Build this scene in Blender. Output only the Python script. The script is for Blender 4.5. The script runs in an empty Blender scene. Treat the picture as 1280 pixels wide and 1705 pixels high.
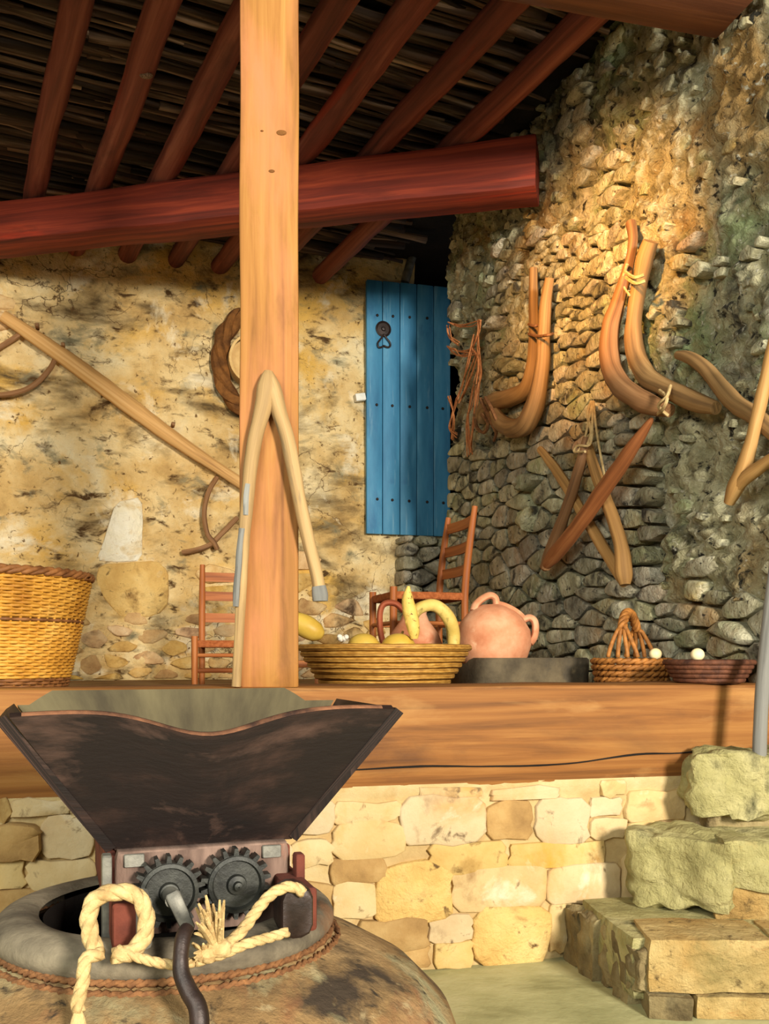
import bpy, math, random
from mathutils import Vector, Matrix, noise

random.seed(7)
C = bpy.context.scene.collection
SC = bpy.context.scene
V = Vector
PI = math.pi

# ------------------------------------------------------------------ camera
FPX, CX, CY, EYE = 1600.0, 640.0, 1090.0, 0.95      # focal length and horizon, in pixels of a 1280x1705 frame
cd = bpy.data.cameras.new('camera')
cam = bpy.data.objects.new('camera', cd)
C.objects.link(cam)
cd.sensor_fit = 'HORIZONTAL'
cd.sensor_width = 36.0
cd.lens = 36.0 * FPX / 1280.0
cd.shift_x = 0.0
cd.shift_y = (CY - 852.5) / 1280.0
cd.clip_start = 0.05
cam.location = (0, 0, EYE)
cam.rotation_euler = (PI / 2, 0, 0)
SC.camera = cam

# ------------------------------------------------------------------ light and exposure
SC.view_settings.view_transform = 'Standard'
SC.view_settings.look = 'None'
SC.view_settings.gamma = 1.0
SC.view_settings.use_curve_mapping = False
SC.view_settings.exposure = -0.18
w = bpy.data.worlds.new('daylight')
SC.world = w
w.use_nodes = True
w.node_tree.nodes['Background'].inputs[0].default_value = (0.93, 0.97, 1.0, 1)
w.node_tree.nodes['Background'].inputs[1].default_value = 0.22


def area_light(name, loc, target, size, energy, color):
    l = bpy.data.lights.new(name, 'AREA')
    l.shape = 'RECTANGLE'
    l.size, l.size_y = size
    l.energy = energy
    l.color = color
    o = bpy.data.objects.new(name, l)
    C.objects.link(o)
    o.location = loc
    o.rotation_euler = (V(target) - V(loc)).to_track_quat('-Z', 'Y').to_euler()
    return o


area_light('courtyard_daylight', (3.15, -4.0, 2.55), (-0.2, 4.6, 1.6), (1.0, 1.2), 1180, (1.0, 0.93, 0.80))
area_light('left_fill', (-2.0, -2.6, 2.7), (1.0, 4.0, 1.7), (2.4, 2.0), 275, (0.97, 1.0, 0.88))  # fill added from the left to brighten the stone wall


def spot_light(name, loc, target, energy, color, angle, blend, radius):
    l = bpy.data.lights.new(name, 'SPOT')
    l.energy = energy
    l.color = color
    l.spot_size = math.radians(angle)
    l.spot_blend = blend
    l.shadow_soft_size = radius
    o = bpy.data.objects.new(name, l)
    C.objects.link(o)
    o.location = loc
    o.rotation_euler = (V(target) - V(loc)).to_track_quat('-Z', 'Y').to_euler()
    return o


spot_light('halogen_spot', (-0.2, 2.3, 2.75), (0.97, 4.2, 2.62), 760, (1.0, 0.46, 0.10), 38, 1.0, 0.05)

# ------------------------------------------------------------------ helpers: objects


def thing(name, label, cat, loc, group=None):
    o = bpy.data.objects.new(name, None)
    C.objects.link(o)
    o.empty_display_size = 0.05
    o.location = loc
    o['label'] = label
    o['category'] = cat
    o['kind'] = 'thing'
    if group:
        o['group'] = group
    return o


def tag(o, label, cat, group=None):
    o['label'] = label
    o['category'] = cat
    o['kind'] = 'thing'
    if group:
        o['group'] = group
    return o


def world_loc(o):
    p = V((0, 0, 0))
    while o is not None:
        p = p + o.location
        o = o.parent
    return p


class MB:
    """collects vertices, faces and loop uvs in world coordinates"""

    def __init__(s):
        s.v, s.f, s.uv = [], [], []

    def add(s, verts, faces, uvs=None):
        b = len(s.v)
        s.v += [V(p) for p in verts]
        for i, f in enumerate(faces):
            s.f.append([b + k for k in f])
            s.uv.append(uvs[i] if uvs else [(0, 0)] * len(f))

    def build(s, name, mat, parent=None, origin=None, sharp=42, structure=False, stuff=False):
        if parent is not None:
            base = world_loc(parent)
            o0 = V(origin) if origin is not None else base
        else:
            base = V((0, 0, 0))
            if origin is None:
                n = max(1, len(s.v))
                o0 = V((sum(p.x for p in s.v) / n, sum(p.y for p in s.v) / n, min(p.z for p in s.v)))
            else:
                o0 = V(origin)
        me = bpy.data.meshes.new(name)
        me.from_pydata([p - o0 for p in s.v], [], s.f)
        ul = me.uv_layers.new(name='uv')
        flat = []
        for u in s.uv:
            for a in u:
                flat += [a[0], a[1]]
        ul.data.foreach_set('uv', flat)
        me.polygons.foreach_set('use_smooth', [True] * len(me.polygons))
        if sharp:
            me.set_sharp_from_angle(angle=math.radians(sharp))
        me.materials.append(mat)
        o = bpy.data.objects.new(name, me)
        C.objects.link(o)
        o.location = o0 - base
        if parent is not None:
            o.parent = parent
        if structure:
            o['kind'] = 'structure'
        if stuff:
            o['kind'] = 'stuff'
        return o


def nz(p, s=1.0, seed=0.0):
    return noise.noise(V((p[0] * s + seed * 7.31, p[1] * s - seed * 3.17, p[2] * s + seed * 1.71)))


def fbm(p, s, o=4, seed=0.0):
    return noise.fractal(V((p[0] * s + seed * 7.31, p[1] * s - seed * 3.17, p[2] * s + seed)), 1.0, 2.0, o)


def cells(p, s, seed=0.0):
    d, _ = noise.voronoi(V((p[0] * s + seed * 5.3, p[1] * s, p[2] * s + seed * 2.1)))
    return d[1] - d[0]


def spline(pts, per=8):
    """Catmull-Rom through points that may carry extra numbers (radius)"""
    n = len(pts)
    if n < 3:
        return [tuple(p) for p in pts]
    out = []
    for i in range(n - 1):
        p0 = pts[max(0, i - 1)]
        p1, p2 = pts[i], pts[i + 1]
        p3 = pts[min(n - 1, i + 2)]
        for k in range(per):
            t = k / per
            out.append(tuple(0.5 * (2 * b + (c - a) * t + (2 * a - 5 * b + 4 * c - d) * t * t + (3 * b - a - 3 * c + d) * t ** 3)
                             for a, b, c, d in zip(p0, p1, p2, p3)))
    out.append(tuple(pts[-1]))
    return out


def loft(mb, secs, closed=True, caps=True, ring=False):
    n = len(secs[0])
    base = []
    for s_ in secs:
        base += s_
    faces, uvs = [], []
    L = 0.0
    m = len(secs)
    per = [0.0]
    for k in range(n):
        per.append(per[-1] + (V(secs[m // 2][(k + 1) % n]) - V(secs[m // 2][k])).length)
    lens = [0.0]
    for i in range(m - 1):
        a = sum((V(p) for p in secs[i]), V()) / n
        b = sum((V(p) for p in secs[i + 1]), V()) / n
        d = (b - a).length
        if d < 1e-5:
            d = (V(secs[i + 1][0]) - V(secs[i][0])).length
        lens.append(lens[-1] + d)
    off = random.uniform(0, 9)
    rng = m if ring else m - 1
    for i in range(rng):
        i2 = (i + 1) % m
        la, lb = lens[i], (lens[i + 1] if i + 1 < m else lens[i] + (lens[1] if m > 1 else 0))
        for k in range(n if closed else n - 1):
            k2 = (k + 1) % n
            faces.append([i * n + k, i * n + k2, i2 * n + k2, i2 * n + k])
            uvs.append([(per[k] + off, la), (per[k + 1] + off, la), (per[k + 1] + off, lb), (per[k] + off, lb)])
    if caps and closed and not ring:
        faces.append(list(range(n))[::-1])
        uvs.append([(off + per[k], 0.01 * k) for k in range(n)][::-1])
        faces.append([(m - 1) * n + k for k in range(n)])
        uvs.append([(off + per[k], lens[-1] + 0.01 * k) for k in range(n)])
    mb.add(base, faces, uvs)


def frames(pts, up=None):
    P = [V(p[:3]) for p in pts]
    T = []
    for i in range(len(P)):
        a = P[max(0, i - 1)]
        b = P[min(len(P) - 1, i + 1)]
        t = b - a
        T.append(t.normalized() if t.length > 1e-9 else V((0, 0, 1)))
    N = []
    n = V(up) if up is not None else (V((0, 0, 1)) if abs(T[0].z) < 0.9 else V((1, 0, 0)))
    for t in T:
        n = n - t * n.dot(t)
        if n.length < 1e-6:
            n = t.orthogonal()
        n.normalize()
        N.append(n.copy())
    return P, T, N


def tube(mb, pts, r=None, seg=10, per=8, rough=0.0, squash=1.0, up=None, seed=None, ring=False, rs=14.0):
    """pts: (x,y,z) or (x,y,z,r)"""
    if r is not None:
        pts = [tuple(p[:3]) + (r,) for p in pts]
    sp = spline(pts, per) if per > 1 else [tuple(p) for p in pts]
    if ring:
        sp = sp[:-1]
    P, T, N = frames(sp, up)
    if seed is None:
        seed = random.uniform(0, 50)
    secs = []
    for p, t, n, q in zip(P, T, N, sp):
        b = t.cross(n)
        s_ = []
        for k in range(seg):
            a = 2 * PI * k / seg
            d = n * math.cos(a) + b * math.sin(a) * squash
            rr = q[3]
            if rough:
                rr *= 1 + rough * nz(p + d * 0.05, rs, seed)
            s_.append(p + d * rr)
        secs.append(s_)
    loft(mb, secs, ring=ring)


def bar(mb, a, b, wdt, hgt, up=(0, 0, 1), bev=0.006, n=2, rough=0.0, seed=None, taper=None):
    """rectangular bar with rounded long edges; wdt across, hgt along up"""
    a, b = V(a), V(b)
    t = (b - a).normalized()
    u = V(up)
    u = (u - t * u.dot(t)).normalized()
    s_ = t.cross(u)
    hw, hh = wdt / 2, hgt / 2
    bev = min(bev, hw * 0.9, hh * 0.9)
    prof = []
    for sx, sy in ((1, 1), (-1, 1), (-1, -1), (1, -1)):
        c = [(sx * (hw - bev), sy * hh), (sx * (hw - bev * 0.3), sy * (hh - bev * 0.3)), (sx * hw, sy * (hh - bev))]
        if sx * sy > 0:
            c = c[::-1]
        prof += c
    if seed is None:
        seed = random.uniform(0, 50)
    secs = []
    eb = min(bev, 0.004)
    L = (b - a).length
    ts = [(0.0, 1 - eb / max(hw, 0.01) * 0.7), (eb / L, 1.0)] + [(i / n, 1.0) for i in range(1, n)] + [(1 - eb / L, 1.0), (1.0, 1 - eb / max(hw, 0.01) * 0.7)]
    for f, k in ts:
        p = a.lerp(b, f)
        tw, th = (1, 1) if taper is None else (1 + (taper[0] - 1) * f, 1 + (taper[1] - 1) * f)
        row = []
        for x, y in prof:
            q = p + s_ * (x * k * tw) + u * (y * k * th)
            if rough:
                q = q + (s_ * nz(q, 3.0, seed) + u * nz(q, 3.3, seed + 4)) * rough
            row.append(q)
        secs.append(row)
    loft(mb, secs)


def lathe(mb, prof, c, seg=48, rough=0.0, M=None, seed=1.0, rs=6.0, caps=True):
    """prof: (r, z) from bottom to top around a vertical axis at c; M: extra rotation about c"""
    secs = []
    for r, z in prof:
        row = []
        for k in range(seg):
            a = 2 * PI * k / seg
            p = V((r * math.cos(a), r * math.sin(a), z))
            if rough:
                q = 1 + rough * nz(p, rs, seed)
                p = V((p.x * q, p.y * q, p.z + rough * 0.1 * nz(p, rs, seed + 3)))
            if M is not None:
                p = M @ p
            row.append(V(c) + p)
        secs.append(row)
    n = seg
    base = [p for s_ in secs for p in s_]
    faces, uvs = [], []
    L = 0.0
    for i in range(len(prof) - 1):
        dl = math.hypot(prof[i + 1][0] - prof[i][0], prof[i + 1][1] - prof[i][1])
        rr = max(0.02, (prof[i][0] + prof[i + 1][0]) / 2)
        for k in range(n):
            k2 = (k + 1) % n
            faces.append([i * n + k, i * n + k2, (i + 1) * n + k2, (i + 1) * n + k])
            u0, u1 = 2 * PI * k / n * rr, 2 * PI * (k + 1) / n * rr
            uvs.append([(u0, L), (u1, L), (u1, L + dl), (u0, L + dl)])
        L += dl
    if caps:
        if prof[0][0] > 1e-4:
            faces.append(list(range(n))[::-1])
            uvs.append([(0, 0)] * n)
        if prof[-1][0] > 1e-4:
            faces.append([(len(prof) - 1) * n + k for k in range(n)])
            uvs.append([(0, 0)] * n)
    mb.add(base, faces, uvs)


def ellipsoid(mb, c, rx, ry, rz, seg=16, rings=10, M=None, rough=0.0, seed=1.0, rs=8.0):
    prof = []
    for i in range(rings + 1):
        a = -PI / 2 + PI * i / rings
        prof.append((max(1e-5, math.cos(a)), math.sin(a)))
    S = Matrix.Diagonal((rx, ry, rz))
    MM = S if M is None else M @ S
    lathe(mb, prof, c, seg, rough, MM, seed, rs, caps=False)


def rock(mb, cor, n=6, rnd=0.3, amp=0.02, sc=6.0, seed=0.0, ridged=0.0):
    """noisy rounded block; cor: 8 corners, bottom ring of 4 then top ring of 4"""
    cor = [V(c) for c in cor]
    cen = sum(cor, V()) / 8

    def tri(x, y, z):
        b = cor[0].lerp(cor[1], x).lerp(cor[3].lerp(cor[2], x), y)
        t = cor[4].lerp(cor[5], x).lerp(cor[7].lerp(cor[6], x), y)
        return b.lerp(t, z)
    idx, verts, faces = {}, [], []

    def vid(i, j, k):
        key = (i, j, k)
        if key not in idx:
            x, y, z = i / n * 2 - 1, j / n * 2 - 1, k / n * 2 - 1
            l4 = (x ** 6 + y ** 6 + z ** 6) ** (1 / 6)
            f = 1 / max(l4, 1e-6)
            f = 1 + (min(1.0, f) - 1) * min(1, rnd * 2.2)
            p = tri((x * f + 1) / 2, (y * f + 1) / 2, (z * f + 1) / 2)
            d = (p - cen).normalized()
            a = fbm(p, sc, 3, seed) * amp
            if ridged:
                a -= ridged * max(0, 0.25 - cells(p, sc * 1.2, seed)) * 2
            p = p + d * a + V((nz(p, sc * 2, seed + 3), nz(p, sc * 2, seed + 5), nz(p, sc * 2, seed + 9))) * amp * 0.4
            idx[key] = len(verts)
            verts.append(p)
        return idx[key]
    for a in range(n):
        for b in range(n):
            faces.append([vid(a, b, 0), vid(a, b + 1, 0), vid(a + 1, b + 1, 0), vid(a + 1, b, 0)])
            faces.append([vid(a, b, n), vid(a + 1, b, n), vid(a + 1, b + 1, n), vid(a, b + 1, n)])
            faces.append([vid(a, 0, b), vid(a + 1, 0, b), vid(a + 1, 0, b + 1), vid(a, 0, b + 1)])
            faces.append([vid(a, n, b), vid(a, n, b + 1), vid(a + 1, n, b + 1), vid(a + 1, n, b)])
            faces.append([vid(0, a, b), vid(0, a, b + 1), vid(0, a + 1, b + 1), vid(0, a + 1, b)])
            faces.append([vid(n, a, b), vid(n, a + 1, b), vid(n, a + 1, b + 1), vid(n, a, b + 1)])
    mb.add(verts, faces)


def at(px, py, Y):
    return V(((px - CX) * Y / FPX, Y, EYE - (py - CY) * Y / FPX))


class Plane:
    """vertical plane: s along it, z up, h out of it towards the room"""

    def __init__(s, P0, t):
        s.P0 = V(P0)
        s.t = V((t[0], t[1], 0)).normalized()
        s.n = V((s.t.y, -s.t.x, 0))
        if s.n.y > 0:
            s.n = -s.n

    def p(s, a, z, h=0.0):
        return s.P0 + s.t * a + V((0, 0, z)) + s.n * h

    def px(s, x, y, h=0.0):
        """the point of the plane (moved out by h) that a pixel looks at"""
        d = V(((x - CX) / FPX, 1, -(y - CY) / FPX))
        o = s.P0 + s.n * h
        k = (V((o.x, o.y, 0)).dot(s.n)) / (V((d.x, d.y, 0)).dot(s.n))
        q = d * k
        return V((q.x, q.y, EYE + q.z))

    def sz(s, x, y, h=0.0):
        q = s.px(x, y, h)
        r = q - s.P0
        return r.dot(s.t), q.z

    def co(s, q):
        return (V(q) - s.P0).dot(s.t), q[2]


FRONT = Plane((0, 2.86, 0), (1, 0.25))          # the retaining wall under the sill beam
BACK = Plane((-0.35, 6.4, 0), (1, 0.30))        # plastered wall at the back
RIGHT = Plane((0.38, 5.8, 0), (0.35, -1))       # dry-stone wall on the right
U = FRONT.t.copy()
N_ = FRONT.n.copy()

# ------------------------------------------------------------------ helpers: materials


def srgb(r, g, b):
    def f(c):
        c /= 255.0
        return c / 12.92 if c <= 0.04045 else ((c + 0.055) / 1.055) ** 2.4
    return (f(r), f(g), f(b), 1)


def mat(name, ramp, scale=4.0, coord='pos', stretch=(1, 1, 1), rough=0.85, bump=0.4, bscale=40.0, bdist=0.01, detail=6.0,
        blots=(), rand=0.0, hue=0.0, metal=0.0, distort=0.0, cracks=None, spec=0.3, wave=None):
    """ramp over a stretched noise + blots [(colour, scale, lo, hi, stretch)] + fine relief"""
    m = bpy.data.materials.new(name)
    m.use_nodes = True
    nt = m.node_tree
    N = nt.nodes
    L = nt.links
    N.clear()
    out = N.new('ShaderNodeOutputMaterial')
    bs = N.new('ShaderNodeBsdfPrincipled')
    L.new(bs.outputs[0], out.inputs[0])
    bs.inputs['Roughness'].default_value = rough
    bs.inputs['Metallic'].default_value = metal
    bs.inputs['Specular IOR Level'].default_value = spec
    if coord == 'pos':
        src = N.new('ShaderNodeNewGeometry').outputs['Position']
    elif coord == 'uv':
        src = N.new('ShaderNodeTexCoord').outputs['UV']
    else:
        src = N.new('ShaderNodeTexCoord').outputs['Object']

    def mapped(st):
        mp = N.new('ShaderNodeMapping')
        mp.inputs['Scale'].default_value = st
        L.new(src, mp.inputs['Vector'])
        return mp.outputs[0]

    def nse(sc, st, det=6.0, dis=0.0, ro=0.6):
        n = N.new('ShaderNodeTexNoise')
        n.inputs['Scale'].default_value = sc
        n.inputs['Detail'].default_value = det
        n.inputs['Roughness'].default_value = ro
        n.inputs['Distortion'].default_value = dis
        L.new(mapped(st), n.inputs['Vector'])
        return n.outputs['Fac']
    rp = N.new('ShaderNodeValToRGB')
    els = rp.color_ramp.elements
    while len(els) < len(ramp):
        els.new(0.5)
    for e, (p, c) in zip(els, ramp):
        e.position = p
        e.color = c
    f0 = nse(scale, stretch, detail, distort)
    L.new(f0, rp.inputs['Fac'])
    col = rp.outputs['Color']
    for bl in blots:
        c, sc, lo, hi = bl[:4]
        st = bl[4] if len(bl) > 4 else (1, 1, 1)
        mr = N.new('ShaderNodeMapRange')
        mr.inputs['From Min'].default_value = lo
        mr.inputs['From Max'].default_value = hi
        L.new(nse(sc, st, 7.0, 0.4, 0.62), mr.inputs['Value'])
        mx = N.new('ShaderNodeMixRGB')
        L.new(mr.outputs[0], mx.inputs['Fac'])
        L.new(col, mx.inputs['Color1'])
        mx.inputs['Color2'].default_value = c
        col = mx.outputs['Color']
    if cracks:
        c, sc, wd = cracks
        vo = N.new('ShaderNodeTexVoronoi')
        vo.feature = 'DISTANCE_TO_EDGE'
        vo.inputs['Scale'].default_value = sc
        n2 = N.new('ShaderNodeTexNoise')
        n2.inputs['Scale'].default_value = 5.0
        n2.inputs['Detail'].default_value = 6
        L.new(src, n2.inputs['Vector'])
        mxv = N.new('ShaderNodeMixRGB')
        mxv.inputs['Fac'].default_value = 0.25
        L.new(src, mxv.inputs['Color1'])
        L.new(n2.outputs['Color'], mxv.inputs['Color2'])
        L.new(mxv.outputs['Color'], vo.inputs['Vector'])
        mr = N.new('ShaderNodeMapRange')
        mr.inputs['From Min'].default_value = wd
        mr.inputs['From Max'].default_value = 0.0
        L.new(vo.outputs['Distance'], mr.inputs['Value'])
        mk = N.new('ShaderNodeMapRange')
        mk.inputs['From Min'].default_value = 0.5
        mk.inputs['From Max'].default_value = 0.6
        L.new(nse(1.7, (1, 1, 1)), mk.inputs['Value'])
        mu = N.new('ShaderNodeMath')
        mu.operation = 'MULTIPLY'
        L.new(mr.outputs[0], mu.inputs[0])
        L.new(mk.outputs[0], mu.inputs[1])
        mx = N.new('ShaderNodeMixRGB')
        L.new(mu.outputs[0], mx.inputs['Fac'])
        L.new(col, mx.inputs['Color1'])
        mx.inputs['Color2'].default_value = c
        col = mx.outputs['Color']
    if rand or hue:
        oi = N.new('ShaderNodeObjectInfo')
        hs = N.new('ShaderNodeHueSaturation')
        a = N.new('ShaderNodeMapRange')
        a.inputs['To Min'].default_value = 1 - rand
        a.inputs['To Max'].default_value = 1 + rand
        L.new(oi.outputs['Random'], a.inputs['Value'])
        L.new(a.outputs[0], hs.inputs['Value'])
        if hue:
            wn = N.new('ShaderNodeTexWhiteNoise')
            wn.noise_dimensions = '1D'
            L.new(oi.outputs['Random'], wn.inputs['W'])
            b = N.new('ShaderNodeMapRange')
            b.inputs['To Min'].default_value = 0.5 - hue
            b.inputs['To Max'].default_value = 0.5 + hue
            L.new(wn.outputs['Value'], b.inputs['Value'])
            L.new(b.outputs[0], hs.inputs['Hue'])
            b2 = N.new('ShaderNodeMapRange')
            b2.inputs['To Min'].default_value = 0.86
            b2.inputs['To Max'].default_value = 1.14
            L.new(wn.outputs['Value'], b2.inputs['Value'])
            L.new(b2.outputs[0], hs.inputs['Saturation'])
        L.new(col, hs.inputs['Color'])
        col = hs.outputs['Color']
    L.new(col, bs.inputs['Base Color'])
    if bump:
        bst = stretch if coord == 'uv' else (1, 1, 1)
        h = nse(bscale, bst, 8.0, 0.2, 0.65)
        if wave:
            wv = N.new('ShaderNodeTexWave')
            wv.bands_direction = wave[1]
            wv.inputs['Scale'].default_value = wave[0]
            wv.inputs['Distortion'].default_value = wave[2]
            L.new(mapped((1, 1, 1)), wv.inputs['Vector'])
            ad = N.new('ShaderNodeMath')
            ad.operation = 'ADD'
            L.new(h, ad.inputs[0])
            L.new(wv.outputs['Fac'], ad.inputs[1])
            h = ad.outputs[0]
            if len(wave) > 3:
                mx = N.new('ShaderNodeMixRGB')
                mx.blend_type = 'MULTIPLY'
                mx.inputs['Fac'].default_value = wave[3]
                L.new(col, mx.inputs['Color1'])
                L.new(wv.outputs['Color'], mx.inputs['Color2'])
                L.new(mx.outputs['Color'], bs.inputs['Base Color'])
        bp = N.new('ShaderNodeBump')
        bp.inputs['Strength'].default_value = bump
        bp.inputs['Distance'].default_value = bdist
        L.new(h, bp.inputs['Height'])
        L.new(bp.outputs[0], bs.inputs['Normal'])
    return m


def wood(name, dark, mid, light, gs=1.0, blots=(), rough=0.7, bump=0.35, rand=0.0, spec=0.3, lenscale=1.3):
    return mat(name, [(0.28, dark), (0.5, mid), (0.72, light)], scale=1.0, coord='uv', stretch=(34 * gs, lenscale * gs, 1), rough=rough,
               bump=bump, bscale=3.0, bdist=0.004, detail=7, distort=0.6, rand=rand, spec=spec,
               blots=[(b[0], 1.0, b[1], b[2], b[3]) for b in blots])


S = srgb
M = {}
M['post'] = wood('post_wood', S(118, 74, 32), S(160, 108, 50), S(180, 132, 68), 0.8,
                 blots=[(S(100, 60, 28), 0.58, 0.80, (5, 2.2, 1)), (S(184, 118, 76), 0.50, 0.7, (3, 0.9, 1))], bump=0.2)
M['sill'] = wood('sill_wood', S(88, 52, 20), S(136, 86, 38), S(162, 112, 56), 0.7,
                 blots=[(S(64, 38, 26), 0.55, 0.80, (3, 1.0, 1)), (S(178, 132, 76), 0.56, 0.80, (7, 1.5, 1))])
M['red'] = wood('red_beam_wood', S(62, 24, 18), S(120, 44, 28), S(168, 70, 40), 0.6,
                blots=[(S(48, 20, 16), 0.56, 0.8, (4, 1.0, 1)), (S(190, 54, 18), 0.6, 0.85, (9, 0.7, 1))])
M['rafter'] = wood('rafter_wood', S(62, 34, 28), S(118, 60, 48), S(156, 96, 78), 0.5,
                   blots=[(S(40, 20, 18), 0.55, 0.8, (5, 1.0, 1)), (S(176, 56, 30), 0.6, 0.85, (6, 0.8, 1))], rand=0.15)
M['beam_top'] = wood('upper_beam_wood', S(72, 42, 28), S(116, 68, 44), S(146, 92, 60), 0.6)
M['stick'] = wood('roof_stick_wood', S(30, 22, 18), S(78, 60, 48), S(180, 150, 124), 0.6, rand=0.9, rough=0.7)
M['pale_branch'] = wood('bleached_branch_wood', S(104, 80, 50), S(170, 138, 92), S(202, 172, 122), 0.8,
                        blots=[(S(92, 84, 70), 0.60, 0.7, (12, 1.6, 1))])
M['tan_branch'] = wood('tan_branch_wood', S(116, 80, 42), S(176, 132, 76), S(204, 164, 106), 0.8)
M['brown_branch'] = wood('brown_branch_wood', S(84, 58, 36), S(136, 96, 60), S(170, 128, 86), 0.8)
M['red_branch'] = wood('reddish_branch_wood', S(90, 48, 24), S(142, 84, 44), S(170, 112, 64), 0.8)
M['grey_branch'] = wood('greyish_brown_branch_wood', S(86, 62, 38), S(142, 108, 66), S(174, 138, 90), 0.8)
M['plank'] = wood('plank_wood', S(150, 106, 58), S(206, 158, 96), S(226, 186, 126), 0.7,
                  blots=[(S(110, 70, 36), 0.66, 0.8, (9, 3, 1))])
M['chair'] = wood('chair_wood', S(110, 54, 20), S(168, 96, 46), S(196, 126, 70), 0.9, rough=0.55)
M['grey_pole'] = wood('grey_pole_wood', S(84, 82, 78), S(124, 122, 116), S(156, 154, 146), 0.8)
M['rush'] = mat('rush_seat', [(0.3, S(140, 70, 30)), (0.7, S(190, 110, 60))], 60, bump=0.6, bscale=120)
M['hopper'] = mat('dark_stained_panel_wood', [(0.3, S(14, 9, 7)), (0.5, S(28, 17, 13)), (0.72, S(68, 46, 37))], 1.0, 'uv', (16, 4, 1), rough=0.6,
                  bump=0.25, bscale=6, bdist=0.004, blots=[(S(22, 13, 10), 3.0, 0.46, 0.62), (S(98, 72, 60), 4.0, 0.54, 0.80, (3, 1.0, 1))])
M['hopper_in'] = mat('dusty_inner_panel_wood', [(0.3, S(62, 54, 38)), (0.7, S(104, 94, 66))], 1.0, 'uv', (3, 12, 1), bump=0.3, bscale=8,
                     blots=[(S(90, 80, 60), 3.0, 0.5, 0.75)])
M['hopper_edge'] = mat('lit_panel_edge_wood', [(0.35, S(48, 30, 22)), (0.65, S(150, 100, 68))], 9, bump=0.3, blots=[(S(50, 32, 24), 9.0, 0.5, 0.7)])
M['crusher'] = mat('purplish_box_wood', [(0.3, S(78, 60, 52)), (0.7, S(138, 112, 98))], 1.0, 'uv', (5, 22, 1), bump=0.3, bscale=8,
                   blots=[(S(150, 78, 44), 4.0, 0.58, 0.75)])
M['redwood'] = mat('red_painted_wood', [(0.3, S(74, 34, 25)), (0.7, S(116, 58, 42))], 12, bump=0.3)
M['iron'] = mat('dark_cast_iron', [(0.3, S(26, 26, 24)), (0.7, S(60, 60, 54))], 26, rough=0.5, metal=0.5, bump=0.4, bscale=90, bdist=0.003, spec=0.5)
M['iron_grey'] = mat('worn_grey_iron', [(0.3, S(84, 82, 76)), (0.7, S(140, 136, 124))], 22, rough=0.5, metal=0.35, bump=0.3, bscale=70, bdist=0.003)
M['black_iron'] = mat('black_handle_iron', [(0.3, S(26, 18, 16)), (0.7, S(58, 42, 36))], 22, rough=0.45, metal=0.3, bump=0.2, spec=0.5)
M['jar'] = mat('weathered_jar_clay', [(0.25, S(82, 62, 40)), (0.45, S(140, 110, 70)), (0.7, S(180, 148, 102))], 4.0, rough=0.9, bump=0.8, bscale=34, bdist=0.015,
               blots=[(S(62, 50, 38), 4.5, 0.51, 0.64), (S(128, 78, 50), 3.0, 0.54, 0.68), (S(150, 142, 106), 5.2, 0.54, 0.68), (S(56, 46, 34), 22, 0.58, 0.68), (S(176, 156, 116), 14, 0.60, 0.72)])
M['jar_rim'] = mat('grey_jar_rim_clay', [(0.3, S(66, 58, 48)), (0.7, S(140, 128, 106))], 9, rough=0.9, bump=0.5, bscale=60, bdist=0.006,
                   blots=[(S(66, 58, 48), 6, 0.5, 0.68), (S(132, 90, 58), 4, 0.6, 0.75)])
M['jar_dark'] = mat('jar_inside_clay', [(0.3, S(20, 16, 13)), (0.7, S(44, 36, 30))], 6)  # much darker than the outer jar clay
M['rope'] = mat('pale_rope_fibre', [(0.3, S(164, 132, 84)), (0.7, S(214, 186, 132))], 40, bump=0.8, bscale=160, bdist=0.004)
M['rope_brown'] = mat('brown_rope_fibre', [(0.3, S(92, 58, 34)), (0.7, S(148, 102, 62))], 60, bump=0.8, bscale=160, bdist=0.003)
M['rope_orange'] = mat('orange_twine_fibre', [(0.3, S(170, 96, 52)), (0.7, S(214, 146, 92))], 60, bump=0.3)
M['blue'] = mat('blue_door_paint', [(0.3, S(44, 104, 142)), (0.55, S(66, 134, 172)), (0.8, S(104, 164, 194))], 1.0, 'uv', (7, 1.3, 1), rough=0.55, bump=0.2, bscale=12, bdist=0.003,
                blots=[(S(150, 190, 208), 1.0, 0.60, 0.8, (26, 1.6, 1)), (S(40, 88, 136), 1.0, 0.58, 0.8, (5, 2, 1))])
M['white'] = mat('white_plastic', [(0.3, S(214, 212, 200)), (0.7, S(240, 238, 228))], 20, bump=0.1)
M['plaster'] = mat('old_cream_plaster', [(0.22, S(150, 112, 62)), (0.40, S(214, 176, 112)), (0.55, S(236, 206, 148)), (0.75, S(248, 232, 190))], 3.0, rough=0.95, bump=0.9,
                   bscale=22, bdist=0.03, detail=9,
                   blots=[(S(230, 182, 92), 1.5, 0.53, 0.66, (1, 1, 1.4)), (S(98, 78, 48), 2.3, 0.52, 0.68, (0.8, 0.8, 1.9)), (S(132, 124, 96), 3.6, 0.56, 0.68, (1, 1, 1.6)),
                          (S(88, 62, 32), 8.5, 0.565, 0.67, (0.8, 0.8, 1.6)), (S(248, 232, 196), 2.8, 0.56, 0.68), (S(110, 80, 44), 26, 0.60, 0.68)],
                   cracks=(S(92, 66, 40), 4.5, 0.014))
M['plaster_white'] = mat('pale_plaster_patch', [(0.3, S(246, 232, 196)), (0.7, S(255, 248, 228))], 6, bump=0.9, bscale=22, bdist=.03, blots=[(S(226, 196, 140), 5, .52, .66), (S(170, 136, 84), 16, .60, .70)])
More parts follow.
